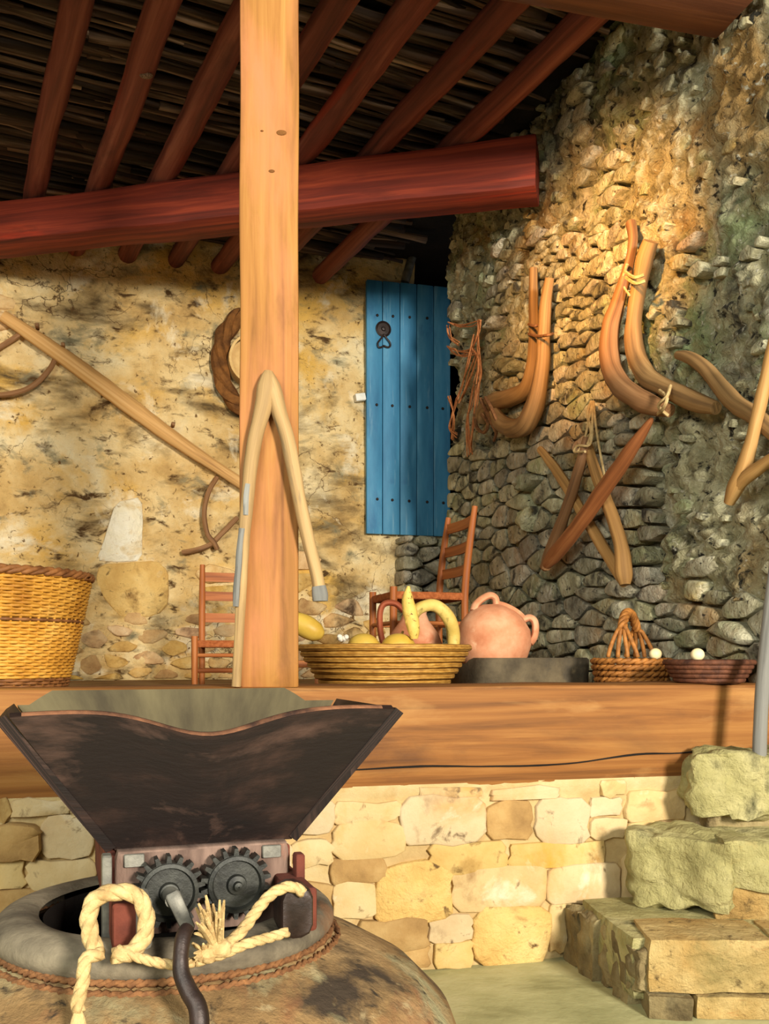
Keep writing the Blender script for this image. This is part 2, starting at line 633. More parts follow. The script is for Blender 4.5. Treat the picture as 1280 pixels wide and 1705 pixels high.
M['plaster_yellow'] = mat('ochre_plaster_patch', [(0.25, S(196, 148, 78)), (0.5, S(226, 186, 112)), (0.75, S(238, 206, 140))], 5, bump=0.9, bscale=24, bdist=.025, blots=[(S(158, 120, 66), 6, 0.55, 0.68), (S(110, 82, 46), 20, .60, .70)])
M['back_stone'] = mat('brown_wall_stone', [(0.3, S(176, 130, 76)), (0.5, S(216, 174, 112)), (0.75, S(240, 210, 154))], 7, bump=0.9, bscale=26, bdist=0.025, rand=0.16, hue=0.008,
                      blots=[(S(90, 66, 38), 6, 0.56, 0.72)])
M['rubble_base'] = mat('rubble_wall_mortar', [(0.25, S(88, 82, 60)), (0.42, S(172, 164, 126)), (0.60, S(222, 214, 174))], 7.0, rough=0.95, bump=1.0, bscale=30, bdist=0.06, detail=10,
                       blots=[(S(74, 70, 60), 3.4, 0.53, 0.64), (S(164, 178, 128), 2.0, 0.53, 0.66), (S(232, 224, 196), 5.0, 0.55, 0.66, (1, 1, 0.45)),
                              (S(182, 144, 86), 1.6, 0.55, 0.68), (S(56, 52, 42), 18, 0.57, 0.64), (S(236, 230, 206), 30, 0.60, 0.68)])
M['right_stone'] = mat('grey_field_stone', [(0.25, S(110, 104, 86)), (0.45, S(182, 174, 142)), (0.68, S(230, 222, 190))], 12, rough=0.9, bump=1.0, bscale=30, bdist=0.045, rand=0.32, hue=0.016,
                       blots=[(S(78, 74, 64), 8, 0.55, 0.66), (S(178, 186, 140), 2.6, 0.55, 0.70), (S(236, 228, 204), 14, 0.58, 0.70, (1, 1, .6)), (S(190, 150, 92), 1.7, 0.56, 0.7),
                              (S(64, 58, 48), 34, 0.60, 0.67)])
M['yellow_stone'] = mat('cream_limestone', [(0.25, S(178, 142, 88)), (0.5, S(200, 172, 122)), (0.78, S(214, 194, 152))], 4.0, rough=0.9, bump=0.5, bscale=28, bdist=0.01, rand=0.07, hue=0.001,
                        blots=[(S(196, 148, 76), 3.0, 0.55, 0.70), (S(152, 120, 78), 5.0, 0.56, 0.70), (S(218, 204, 174), 6.0, 0.58, 0.72), (S(120, 96, 62), 16, 0.60, 0.70)])
M['yellow_mortar'] = mat('cream_mortar', [(0.25, S(166, 134, 86)), (0.5, S(192, 166, 116)), (0.78, S(208, 188, 146))], 6.0, rough=0.95, bump=0.6, bscale=35, bdist=0.01,
                         blots=[(S(170, 132, 78), 4.0, 0.58, 0.74)])
M['dark_stone'] = mat('brown_stained_limestone', [(0.25, S(124, 92, 54)), (0.5, S(172, 136, 84)), (0.78, S(204, 172, 116))], 6.0, rough=0.9, bump=0.6, bscale=35, bdist=0.01, rand=0.1)
M['step_green'] = mat('mossy_step_stone', [(0.25, S(120, 112, 66)), (0.5, S(178, 168, 112)), (0.75, S(214, 202, 148))], 5.0, rough=0.92, bump=1.0, bscale=22, bdist=0.035,
                      blots=[(S(84, 82, 54), 5.0, 0.57, 0.70), (S(196, 164, 92), 2.6, 0.58, 0.72)], rand=0.06)
M['step_yellow'] = mat('yellow_step_stone', [(0.25, S(140, 108, 58)), (0.45, S(184, 150, 90)), (0.7, S(208, 182, 124))], 6.0, rough=0.92, bump=1.0, bscale=26, bdist=0.03,
                       blots=[(S(172, 96, 40), 6.0, 0.62, 0.72, (1, 1, 4)), (S(140, 124, 74), 3.0, 0.53, 0.66), (S(96, 76, 44), 18, .59, .69)], rand=0.06)
M['step_brown'] = mat('brown_step_stone', [(0.25, S(84, 70, 44)), (0.5, S(140, 122, 84)), (0.78, S(188, 172, 126))], 7.0, rough=0.92, bump=0.9, bscale=26, bdist=0.02, rand=0.22,
                      blots=[(S(70, 58, 38), 6.0, 0.56, 0.7)])
M['floor'] = mat('greenish_cement_floor', [(0.25, S(140, 138, 92)), (0.5, S(178, 174, 126)), (0.78, S(202, 196, 152))], 3.0, rough=0.9, bump=0.4, bscale=30, bdist=0.008,
                 blots=[(S(130, 126, 82), 2.0, 0.55, 0.72, (0.6, 2.5, 1))])
M['dirt'] = mat('packed_earth', [(0.3, S(110, 84, 52)), (0.7, S(160, 126, 80))], 4)
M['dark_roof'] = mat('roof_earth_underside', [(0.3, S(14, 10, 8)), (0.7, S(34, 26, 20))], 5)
M['dark_room'] = mat('inner_plaster_shade', [(0.3, S(22, 20, 20)), (0.7, S(44, 40, 38))], 5)  # darkness of the unlit room put into the plaster colour
M['wicker'] = mat('yellow_wicker', [(0.3, S(160, 104, 30)), (0.55, S(200, 144, 54)), (0.8, S(222, 176, 88))], 9, bump=0.3, bscale=90, rough=0.55, blots=[(S(158, 92, 26), 5, 0.58, 0.74)], rand=0.08)
M['wicker_dark'] = mat('brown_wicker', [(0.3, S(84, 48, 22)), (0.7, S(150, 98, 52))], 14, bump=0.3, bscale=90, rough=0.6)
M['coil'] = mat('straw_coil', [(0.3, S(156, 106, 40)), (0.55, S(194, 142, 62)), (0.8, S(216, 172, 92))], 30, 'uv', (3, 1, 1), bump=0.5, bscale=2.0, bdist=0.005, rough=0.6,
                wave=(26, 'X', 1.0, 0.35), rand=0.06)
M['coil_dark'] = mat('dark_straw_coil', [(0.3, S(60, 34, 24)), (0.7, S(122, 74, 50))], 30, bump=0.6, bscale=90, bdist=0.005, rough=0.7, rand=0.1)
M['willow'] = mat('brown_willow', [(0.3, S(110, 64, 24)), (0.7, S(188, 124, 58))], 30, bump=0.5, bscale=80, bdist=0.004, rough=0.6, rand=0.1)
M['straw'] = mat('dull_straw', [(0.3, S(132, 100, 46)), (0.7, S(190, 150, 80))], 60, bump=1.0, bscale=100, bdist=0.01)
M['gourd'] = mat('yellow_gourd_skin', [(0.3, S(180, 140, 42)), (0.7, S(208, 174, 78))], 8, rough=0.45, bump=0.1, rand=0.05)
M['gourd_spot'] = mat('speckled_gourd_skin', [(0.3, S(206, 166, 70)), (0.7, S(228, 196, 108))], 10, rough=0.55, bump=0.4, bscale=60,
                      blots=[(S(96, 72, 26), 60, 0.60, 0.66)])
M['gourd_neck'] = mat('green_tinged_gourd_skin', [(0.3, S(190, 160, 74)), (0.7, S(222, 192, 112))], 10, rough=0.5, bump=0.3, bscale=50, blots=[(S(140, 124, 60), 20, 0.58, 0.7)])
M['terracotta'] = mat('pink_terracotta', [(0.3, S(176, 106, 70)), (0.5, S(204, 140, 102)), (0.75, S(224, 172, 136))], 9, rough=0.8, bump=0.25, bscale=60, bdist=0.004,
                      blots=[(S(186, 104, 66), 5, 0.6, 0.75), (S(222, 184, 146), 8, 0.62, 0.75)])
M['terracotta_red'] = mat('red_terracotta', [(0.3, S(140, 66, 40)), (0.7, S(172, 92, 60))], 7, rough=0.7, bump=0.2)
M['trough'] = mat('grey_stone_trough', [(0.3, S(64, 55, 42)), (0.7, S(112, 98, 74))], 9, rough=0.85, bump=0.5, bscale=50, bdist=0.006, blots=[(S(52, 50, 46), 4, 0.5, 0.7), (S(150, 130, 98), 7, 0.64, 0.76)])
M['egg'] = mat('egg_shell', [(0.3, S(240, 216, 158)), (0.7, S(250, 234, 188))], 12, rough=0.5, bump=0.1)
M['cotton'] = mat('white_cotton', [(0.3, S(220, 206, 184)), (0.7, S(240, 232, 214))], 40, bump=0.8, bscale=100)
M['hide'] = mat('brown_bark', [(0.3, S(78, 46, 18)), (0.7, S(140, 90, 40))], 14, bump=0.8, bscale=50, bdist=0.01)
M['sieve'] = mat('pale_bent_wood', [(0.3, S(196, 154, 92)), (0.7, S(230, 196, 134))], 10, bump=0.3)

# ------------------------------------------------------------------ stones


def clip(poly, a, b, c):
    """keep a*x + b*y <= c"""
    out = []
    n = len(poly)
    for i in range(n):
        p, q = poly[i], poly[(i + 1) % n]
        dp, dq = a * p[0] + b * p[1] - c, a * q[0] + b * q[1] - c
        if dp <= 0:
            out.append(p)
        if dp * dq < 0:
            t = dp / (dp - dq)
            out.append((p[0] + (q[0] - p[0]) * t, p[1] + (q[1] - p[1]) * t))
    return out


def voronoi_cells(seeds, ax, bounds):
    """seeds (s, z); s is squeezed by ax so the cells come out wider than tall"""
    P = [(s_ / ax, z) for s_, z in seeds]
    x0, x1, z0, z1 = bounds[0] / ax, bounds[1] / ax, bounds[2], bounds[3]
    res = []
    for i, p in enumerate(P):
        near = sorted(((q[0] - p[0]) ** 2 + (q[1] - p[1]) ** 2, k) for k, q in enumerate(P) if abs(q[0] - p[0]) < 0.4 and abs(q[1] - p[1]) < 0.4)[1:22]
        poly = [(x0, z0), (x1, z0), (x1, z1), (x0, z1)]
        for d2, k in near:
            q = P[k]
            a, b = q[0] - p[0], q[1] - p[1]
            c = (q[0] ** 2 + q[1] ** 2 - p[0] ** 2 - p[1] ** 2) / 2
            poly = clip(poly, a, b, c)
            if len(poly) < 3:
                break
        if len(poly) >= 3:
            res.append([(x * ax, z) for x, z in poly])
    return res


def scatter(bounds, ax, rfun, tries=9000, rng=None):
    rng = rng or random.Random(3)
    pts = []
    grid = {}
    g = 0.12
    for _ in range(tries):
        s_, z = rng.uniform(bounds[0], bounds[1]), rng.uniform(bounds[2], bounds[3])
        r = rfun(s_, z)
        x = s_ / ax
        ki, kj = int(x / g), int(z / g)
        ok = True
        for i in range(ki - 2, ki + 3):
            for j in range(kj - 2, kj + 3):
                for (a, b) in grid.get((i, j), ()):
                    if (a - x) ** 2 + (b - z) ** 2 < r * r:
                        ok = False
                        break
                if not ok:
                    break
            if not ok:
                break
        if ok:
            grid.setdefault((ki, kj), []).append((x, z))
            pts.append((s_, z))
    return pts


def poly_area(p):
    return abs(sum(p[i][0] * p[(i + 1) % len(p)][1] - p[(i + 1) % len(p)][0] * p[i][1] for i in range(len(p)))) / 2


def stone(mb, pl, poly, h, gap=0.008, base=-0.03, rng=random, dome=0.7, cut=1, tilt=1.0):
    """one irregular stone standing out of the plane pl by h"""
    cs = sum(p[0] for p in poly) / len(poly)
    cz = sum(p[1] for p in poly) / len(poly)
    # shrink by the joint, then round the corners
    q = []
    for x, z in poly:
        d = math.hypot(x - cs, z - cz)
        k = max(0.4, 1 - gap * 1.3 / max(d, 1e-4))
        q.append((cs + (x - cs) * k, cz + (z - cz) * k))
    for _ in range(cut):
        r = []
        n = len(q)
        for i in range(n):
            a, b = q[i], q[(i + 1) % n]
            r.append((a[0] * .82 + b[0] * .18, a[1] * .82 + b[1] * .18))
            r.append((a[0] * .18 + b[0] * .82, a[1] * .18 + b[1] * .82))
        q = r
    # drop points that sit too close together
    r = []
    for p in q:
        if not r or math.hypot(p[0] - r[-1][0], p[1] - r[-1][1]) > 0.008:
            r.append(p)
    q = r if len(r) >= 4 else q
    n = len(q)
    q = [(x + rng.uniform(-1, 1) * 0.004, z + rng.uniform(-1, 1) * 0.004) for x, z in q]
    tx, tz = rng.uniform(-1, 1) * 2.0 * tilt, rng.uniform(-1, 1) * 2.5 * tilt
    jit = [rng.uniform(0.75, 1.1) for _ in range(n)]

    def ring(k, hh, j):
        row = []
        for i, (x, z) in enumerate(q):
            dx, dz = (x - cs) * k, (z - cz) * k
            row.append(pl.p(cs + dx, cz + dz, base if hh is None else hh * (1 + tx * dx + tz * dz) * (jit[i] if j else 1)))
        return row
    hm = max(h - 0.03, h * 0.4)
    rings = [ring(1.0, None, 0), ring(1.0, hm, 0), ring(1 - (1 - dome) * .4, hm + (h - hm) * 0.75, 1), ring(dome, h, 1)]
    v = [p for r_ in rings for p in r_] + [pl.p(cs, cz, h * rng.uniform(1.0, 1.14))]
    f = []
    for a in range(3):
        for i in range(n):
            i2 = (i + 1) % n
            f.append([a * n + i, a * n + i2, (a + 1) * n + i2, (a + 1) * n + i])
    for i in range(n):
        f.append([3 * n + i, 3 * n + (i + 1) % n, 4 * n])
    mb.add(v, f)
    return pl.p(cs, cz, 0)


def orient(o):
    """make the normals of a mesh point outwards"""
    import bmesh
    b = bmesh.new()
    b.from_mesh(o.data)
    bmesh.ops.recalc_face_normals(b, faces=b.faces)
    b.to_mesh(o.data)
    b.free()


def heightfield(mb, pl, s0, s1, z0, z1, nx, nzv, hf, thick=0.35, top=None):
    """front face of a wall as a grid with relief hf(s,z), closed at the back"""
    rows = []
    for j in range(nzv + 1):
        z = z0 + (z1 - z0) * j / nzv
        row = []
        for i in range(nx + 1):
            s_ = s0 + (s1 - s0) * i / nx
            row.append(pl.p(s_, z, hf(s_, z)))
        rows.append(row)
    W = nx + 1
    v = [p for r in rows for p in r]
    f, uv = [], []
    for j in range(nzv):
        for i in range(nx):
            f.append([j * W + i, j * W + i + 1, (j + 1) * W + i + 1, (j + 1) * W + i])
            uv.append([(0, 0)] * 4)
    b = len(v)
    v += [pl.p(s0, z0, -thick), pl.p(s1, z0, -thick), pl.p(s1, z1, -thick), pl.p(s0, z1, -thick)]
    f.append([b, b + 3, b + 2, b + 1])
    uv.append([(0, 0)] * 4)
    low = list(range(W))
    f.append([b, b + 1] + low[::-1])
    uv.append([(0, 0)] * (W + 2))
    hi = [nzv * W + i for i in range(W)]
    f.append([b + 3] + hi + [b + 2])
    uv.append([(0, 0)] * (W + 2))
    le = [j * W for j in range(nzv + 1)]
    f.append([b] + le + [b + 3])
    uv.append([(0, 0)] * (nzv + 3))
    ri = [j * W + nx for j in range(nzv + 1)]
    f.append([b + 1, b + 2] + ri[::-1])
    uv.append([(0, 0)] * (nzv + 3))
    mb.add(v, f, uv)


# ================================================================== STRUCTURE
FZ = 0.79                # raised floor behind the sill beam
CZ = 3.575               # underside of the roof sticks
# lower floor
mb = MB()
nx_, ny_ = 40, 40
vv = [V((-2.9 + 5.6 * i / nx_, -0.6 + 4.6 * j / ny_, 0.004 * fbm(V((i * .12, j * .08, 0)), 1.0, 3))) for j in range(ny_ + 1) for i in range(nx_ + 1)]
ff = [[j * 41 + i, j * 41 + i + 1, (j + 1) * 41 + i + 1, (j + 1) * 41 + i] for j in range(ny_) for i in range(nx_)]
mb.add(vv, ff)
b_ = [V((-2.9, -.6, -.2)), V((2.7, -.6, -.2)), V((2.7, 4, -.2)), V((-2.9, 4, -.2))]
mb.add(b_, [[3, 2, 1, 0]])
mb.build('floor', M['floor'], structure=True, origin=(0, 0, 0))
# raised floor
mb = MB()
a0, a1 = FRONT.p(-2.9, 0, -0.12), FRONT.p(2.0, 0, -0.12)
c0, c1 = V((1.9, 7.6, 0)), V((-2.9, 7.6, 0))
vv = [V((p.x, p.y, zz)) for zz in (FZ - .12, FZ) for p in (a0, a1, c0, c1)]
mb.add(vv, [[3, 2, 1, 0], [4, 5, 6, 7], [0, 1, 5, 4], [1, 2, 6, 5], [2, 3, 7, 6], [3, 0, 4, 7]])
mb.build('floor', M['dirt'], structure=True, origin=(0, 5, FZ))

# ---- retaining wall of cream stones
mb = MB()
heightfield(mb, FRONT, -2.9, 1.9, 0.0, 0.56, 120, 24, lambda s_, z: -0.010 + 0.010 * fbm(V((s_, z, 0)), 7, 4, 2) + (0.012 if z > 0.52 else 0), thick=0.3)
wall_front = mb.build('wall_front', M['yellow_mortar'], structure=True, origin=FRONT.p(0, 0, 0), sharp=60)
rng = random.Random(11)
ST = [(482, 1336, 556, 1384, 'y'), (488, 1402, 552, 1438, 'y'), (556, 1337, 664, 1366, 'y'), (554, 1374, 672, 1426, 'y'), (668, 1330, 806, 1402, 'y'),
      (812, 1337, 886, 1394, 'd'), (894, 1332, 980, 1402, 'y'), (985, 1364, 1040, 1394, 'p'), (984, 1330, 1034, 1358, 'y'), (1044, 1318, 1142, 1364, 'y'), (716, 1406, 842, 1448, 'y'),
      (552, 1432, 640, 1466, 'd'), (556, 1472, 624, 1524, 'y'), (628, 1436, 752, 1530, 'o'), (756, 1448, 908, 1508, 'p'), (850, 1408, 1006, 1440, 'y'),
      (912, 1444, 1030, 1500, 'p'), (598, 1534, 712, 1578, 'd'), (634, 1580, 714, 1606, 'd'), (718, 1530, 784, 1566, 'p'), (722, 1570, 786, 1606, 'y'), (790, 1514, 912, 1598, 'o'),
      (916, 1506, 940, 1582, 'p'), (1046, 1370, 1150, 1410, 'y'), (1036, 1416, 1150, 1500, 'y'), (1000, 1300, 1040, 1322, 'y'), (700, 1314, 800, 1326, 'y'), (820, 1314, 930, 1328, 'y'),
      (20, 1334, 116, 1356, 'y'), (122, 1334, 200, 1358, 'y'), (-70, 1332, 14, 1366, 'y'), (-10, 1374, 66, 1428, 'D'), (72, 1362, 150, 1424, 'y'), (-60, 1436, 40, 1478, 'y'),
      (46, 1432, 158, 1476, 'y'), (-50, 1484, 70, 1530, 'd'), (76, 1482, 200, 1532, 'y'), (206, 1340, 300, 1400, 'y'), (306, 1340, 400, 1400, 'y'), (406, 1340, 478, 1400, 'y'),
      (164, 1406, 260, 1470, 'y'), (266, 1406, 380, 1470, 'y'), (386, 1406, 484, 1470, 'y'), (206, 1476, 330, 1532, 'd'), (336, 1476, 440, 1532, 'y'), (446, 1476, 550, 1530, 'd'),
      (1154, 1370, 1270, 1420, 'y'), (1154, 1424, 1270, 1500, 'y')]
for (x0, y0, x1, y1, k) in ST:
    a, z1 = FRONT.sz(x0, y0)
    b, z0 = FRONT.sz(x1, y1)
    c, zc = (a + b) / 2, (z0 + z1) / 2
    hw, hh = (b - a) / 2, abs(z1 - z0) / 2
    poly = []
    cn = min(hw, hh) * rng.uniform(.18, .42)
    for (sx, sz_) in ((1, 1), (-1, 1), (-1, -1), (1, -1)):
        a_, b_ = (c + sx * hw, zc + sz_ * (hh - cn)), (c + sx * (hw - cn), zc + sz_ * hh)
        if sx * sz_ < 0:
            a_, b_ = b_, a_
        poly += [a_, b_]
    q_ = []
    for i in range(8):
        a_, b_ = poly[i], poly[(i + 1) % 8]
        q_.append(a_)
        if i % 2 == 1:
            for f in (.33, .67):
                q_.append((a_[0] + (b_[0] - a_[0]) * f + rng.uniform(-.006, .006), a_[1] + (b_[1] - a_[1]) * f + rng.uniform(-.006, .006)))
    poly = [(x + rng.uniform(-.005, .005), z + rng.uniform(-.004, .004)) for x, z in q_]
    if k == 'o' and x0 < 700:           # the rounded top stone
        poly = [(x, z - 0.04 * max(0, (z - zc) / hh) * ((x - c) / hw) ** 2) for x, z in poly]
    mb = MB()
    stone(mb, FRONT, poly, rng.uniform(0.004, 0.012) if k != 'D' else 0.03, gap=-0.003, base=-0.03, rng=rng, dome=0.93, cut=0, tilt=.3)
    m_ = M['dark_stone'] if k in 'dD' else (M['plaster_yellow'] if k == 'o' else M['yellow_stone'])
    o = mb.build('stone', m_, wall_front, origin=FRONT.p(c, zc, 0), sharp=50)
    orient(o)

# ---- back wall of old plaster


def back_relief(s_, z):
    p = V((s_, z, 0))
    r = 0.035 * fbm(p, 1.6, 5, 4) + 0.012 * fbm(p, 9, 4, 5)
    low = max(0.0, min(1.0, (1.35 - z) / 0.4))
    r -= (0.02 + 0.02 * low) * max(0, 0.3 - cells(V((s_ / 1.6, z, 0)), 6.5, 3)) * (1 if fbm(p, 1.1, 3, 8) > -0.15 + -0.3 * low else 0.15)
    return r


s_l = BACK.co(V((-3.2, 6.4 + .3 * (-3.2 + .35), 0)))[0]
s_door, _ = BACK.sz(690, 600)
s_r = s_door + 1.2
_, z_lint = BACK.sz(690, 470)
_, z_sill = BACK.sz(690, 872)
mb = MB()
heightfield(mb, BACK, s_l, s_door, FZ - .1, 3.78, 230, 170, back_relief, thick=0.3)
wall_back = mb.build('wall_back', M['plaster'], structure=True, origin=BACK.p(0, FZ, 0), sharp=60)
mb = MB()
heightfield(mb, BACK, s_door, s_r, FZ - .1, z_sill, 60, 50, back_relief, thick=0.3)
mb.build('wall_back', M['plaster'], structure=True, origin=BACK.p(s_door, FZ, 0), sharp=60)
mb = MB()
heightfield(mb, BACK, s_door + 0.62, s_r, z_sill, 3.78, 20, 30, back_relief, thick=0.3)
mb.build('wall_back', M['plaster'], structure=True, origin=BACK.p(s_door + .62, z_sill, 0), sharp=60)
# dark room beyond the doorway
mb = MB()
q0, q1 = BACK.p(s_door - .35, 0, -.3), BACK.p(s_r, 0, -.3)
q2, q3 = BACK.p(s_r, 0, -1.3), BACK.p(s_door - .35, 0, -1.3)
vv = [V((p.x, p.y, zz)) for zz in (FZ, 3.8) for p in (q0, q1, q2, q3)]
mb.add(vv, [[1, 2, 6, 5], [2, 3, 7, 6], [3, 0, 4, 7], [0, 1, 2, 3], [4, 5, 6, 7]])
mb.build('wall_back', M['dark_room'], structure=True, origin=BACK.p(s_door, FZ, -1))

# stones that show through the plaster of the back wall
rng = random.Random(23)
bb = (BACK.sz(-60, 900)[0], s_door + .1, FZ, 3.25)
seeds = scatter(bb, 1.7, lambda s_, z: 0.085 if z < 1.3 else 0.11, 6000, rng)
for poly in voronoi_cells(seeds, 1.7, bb):
    cs = sum(p[0] for p in poly) / len(poly)
    cz = sum(p[1] for p in poly) / len(poly)
    w_ = fbm(V((cs, cz, 3)), 1.3, 3, 2)
    keep = cz < 1.18 and w_ > -0.35 or (cz < 1.5 and w_ > 0.15) or w_ > 0.42
    plinth = cs > BACK.sz(668, 940)[0] and cz < z_sill
    if plinth or not keep or poly_area(poly) < 0.004:
        continue
    mb = MB()
    h_ = max(0.01, back_relief(cs, cz) + rng.uniform(0.008, 0.03))
    stone(mb, BACK, poly, h_, gap=0.02, base=-0.06, rng=rng, dome=0.75)
    o = mb.build('stone', M['back_stone'], wall_back, origin=BACK.p(cs, cz, 0), sharp=50)
    orient(o)
# two patches of newer plaster
for (pts, m_) in (([(192, 836), (236, 828), (238, 880), (237, 934), (196, 936), (160, 934), (176, 890)], 'plaster_white'),
                  ([(166, 940), (214, 936), (262, 934), (280, 948), (281, 1002), (262, 1026), (200, 1030), (178, 1004), (158, 968)], 'plaster_yellow')):
    poly = [BACK.sz(x, y) for x, y in pts]
    cs = sum(p[0] for p in poly) / len(poly)
    cz = sum(p[1] for p in poly) / len(poly)
    mb = MB()
    hh = max(back_relief(x, z) for x, z in poly + [(cs, cz)])
    stone(mb, BACK, poly, max(hh, 0.0) + 0.006, gap=0.0, base=-0.05, rng=rng, dome=0.95, tilt=0)
    orient(mb.build('plaster_patch', M[m_], wall_back, origin=BACK.p(cs, cz, 0), sharp=50))
# grey stones of the low plinth under the blue door
PL = Plane(BACK.p(0, 0, 0.16), BACK.t)
bb = (PL.sz(668, 900)[0], PL.sz(790, 900)[0], FZ, PL.sz(700, 892)[1])
seeds = scatter(bb, 1.5, lambda s_, z: 0.085, 4000, rng)
for poly in voronoi_cells(seeds, 1.5, bb):
    mb = MB()
    cs = sum(p[0] for p in poly) / len(poly)
    cz = sum(p[1] for p in poly) / len(poly)
    stone(mb, PL, poly, rng.uniform(0.02, 0.05), gap=0.008, base=-0.19, rng=rng)
    orient(mb.build('stone', M['right_stone'], wall_back, origin=PL.p(cs, cz, 0), sharp=45))

# ---- right wall of rubble and field stones


def exposed(s_, z):
    """how much of the stonework shows (1) rather than plaster (0)"""
    q = RIGHT.p(s_, z)
    px = CX + q.x / q.y * FPX
    py = CY - (q.z - EYE) / q.y * FPX
    e = 0.35
    if py > 620 and px < 1010:
        e = 1.0
    elif 380 < py <= 620 and 860 < px < 1060:
        e = 0.85
    elif py > 640 and px < 1120:
        e = 0.85
    elif py > 1000:
        e = 0.7
    if px < 880 and py < 560:
        e = 0.3
    if px > 1090 and py < 1000:
        e = 0.2
    if py < 380:
        e = 0.12 if px > 1040 else 0.3
    if px < 815 and py < 740:
        e = 0.22
    return e + 0.45 * fbm(V((s_, z, 0)), 2.2, 3, 6)


def right_relief(s_, z):
    p = V((s_, z, 0))
    c = cells(V((s_ / 1.5, z, 0.0)), 9.0, 2)
    c2 = cells(V((s_ / 1.4, z, 4.0)), 20.0, 5)
    r = 0.06 * fbm(p, 1.5, 4, 1) + 0.03 * fbm(p, 8, 5, 2) - 0.04 * max(0, 0.28 - c) - 0.05 * max(0, 0.3 - c2) + 0.018 * fbm(V((s_ * .45, z, 2)), 24, 4, 9)
    ex = max(0, min(1, (exposed(s_, z) - 0.45) / 0.3))
    r -= 0.045 * ex
    if s_ < 0.12:
        r -= (0.12 - s_) * 0.2
    return r - 0.01


SR1 = 4.2
mb = MB()
heightfield(mb, RIGHT, -0.02, SR1, FZ - .8, 3.86, 330, 320, right_relief, thick=0.5)
wall_right = mb.build('wall_right', M['rubble_base'], structure=True, origin=RIGHT.p(0, FZ, 0), sharp=70)
rng = random.Random(5)
bb = (0.0, 3.05, FZ - .3, 3.7)


SZ = [1.7]


def stone_size(s_, z):
    return (0.047 if z < 1.5 else (0.043 if z < 2.25 else 0.036)) * SZ[0]


seeds = []
tries = [(1.9, 260), (1.4, 700), (1.0, 26000)]
grid_pts = []
for f_, n_ in tries:
    SZ[0] = f_
    for (a_, z_) in scatter(bb, 2.2, stone_size, n_, rng):
        if f_ == 1.9 or all(((a_ - p[0]) / 2.2) ** 2 + (z_ - p[1]) ** 2 > (0.5 * (stone_size(a_, z_) + stone_size(a_, z_) / f_ * p[2])) ** 2 for p in grid_pts):
            grid_pts.append((a_, z_, f_))
seeds = [(p[0], p[1]) for p in grid_pts]
cand = []
for poly in voronoi_cells(seeds, 2.2, bb):
    cs = sum(p[0] for p in poly) / len(poly)
    cz = sum(p[1] for p in poly) / len(poly)
    e = exposed(cs, cz)
    if e < 0.42:
        continue
    q = RIGHT.p(cs, cz)
    px = CX + q.x / q.y * FPX
    py = CY - (q.z - EYE) / q.y * FPX
    vis = -60 < py < 1150 and px < 1310
    cand.append((poly_area(poly) / (q.y ** 2) * (1 if vis else 0.01), poly, cs, cz))
cand.sort(key=lambda a: -a[0])
rub = MB()
for i, (ar, poly, cs, cz) in enumerate(cand):
    base = min(0.0, right_relief(cs, cz))
    h_ = max(0.012, right_relief(cs, cz) + rng.choice((0.02, 0.03, 0.045, 0.07)) * rng.uniform(.8, 1.2))
    if i < 295:
        mb = MB()
        stone(mb, RIGHT, poly, h_, gap=0.008, base=-0.12, rng=rng)
        orient(mb.build('stone', M['right_stone'], wall_right, origin=RIGHT.p(cs, cz, 0), sharp=38))
    else:
        stone(rub, RIGHT, poly, h_, gap=0.008, base=-0.12, rng=rng)
# small chips wedged in the plaster
bb2 = (0.05, 3.05, 0.9, 3.7)
for (s_, z) in scatter(bb2, 1.5, lambda a, b: 0.036, 9000, rng):
    if exposed(s_, z) > 0.62 or rng.random() < 0.86:
        continue
    rr = rng.uniform(0.012, 0.03)
    k = rng.randint(5, 7)
    a0_ = rng.uniform(0, 6)
    poly = [(s_ + math.cos(a0_ + 2 * PI * i / k) * rr * 1.6 * rng.uniform(.7, 1.2), z + math.sin(a0_ + 2 * PI * i / k) * rr * rng.uniform(.7, 1.2)) for i in range(k)]
    stone(rub, RIGHT, poly, max(0.006, right_relief(s_, z) + rng.uniform(0.002, 0.014)), gap=0.0, base=-0.12, rng=rng, cut=0, dome=.8)
o = rub.build('stone_chips', M['right_stone'], wall_right, origin=RIGHT.p(1, 1.5, 0), sharp=38, stuff=True)
orient(o)

# ---- wall on the left, outside the frame
mb = MB()
LW = Plane((-3.2, 0.8, 0), (0.03, 1))
LW.n = V((1, 0, 0))
heightfield(mb, LW, 1.3, 5.0, 0, 3.7, 10, 10, lambda s_, z: 0.02 * fbm(V((s_, z, 0)), 3, 3), thick=0.3)
mb.build('wall_left', M['plaster'], structure=True, origin=(-3.2, 3, 0), sharp=60)

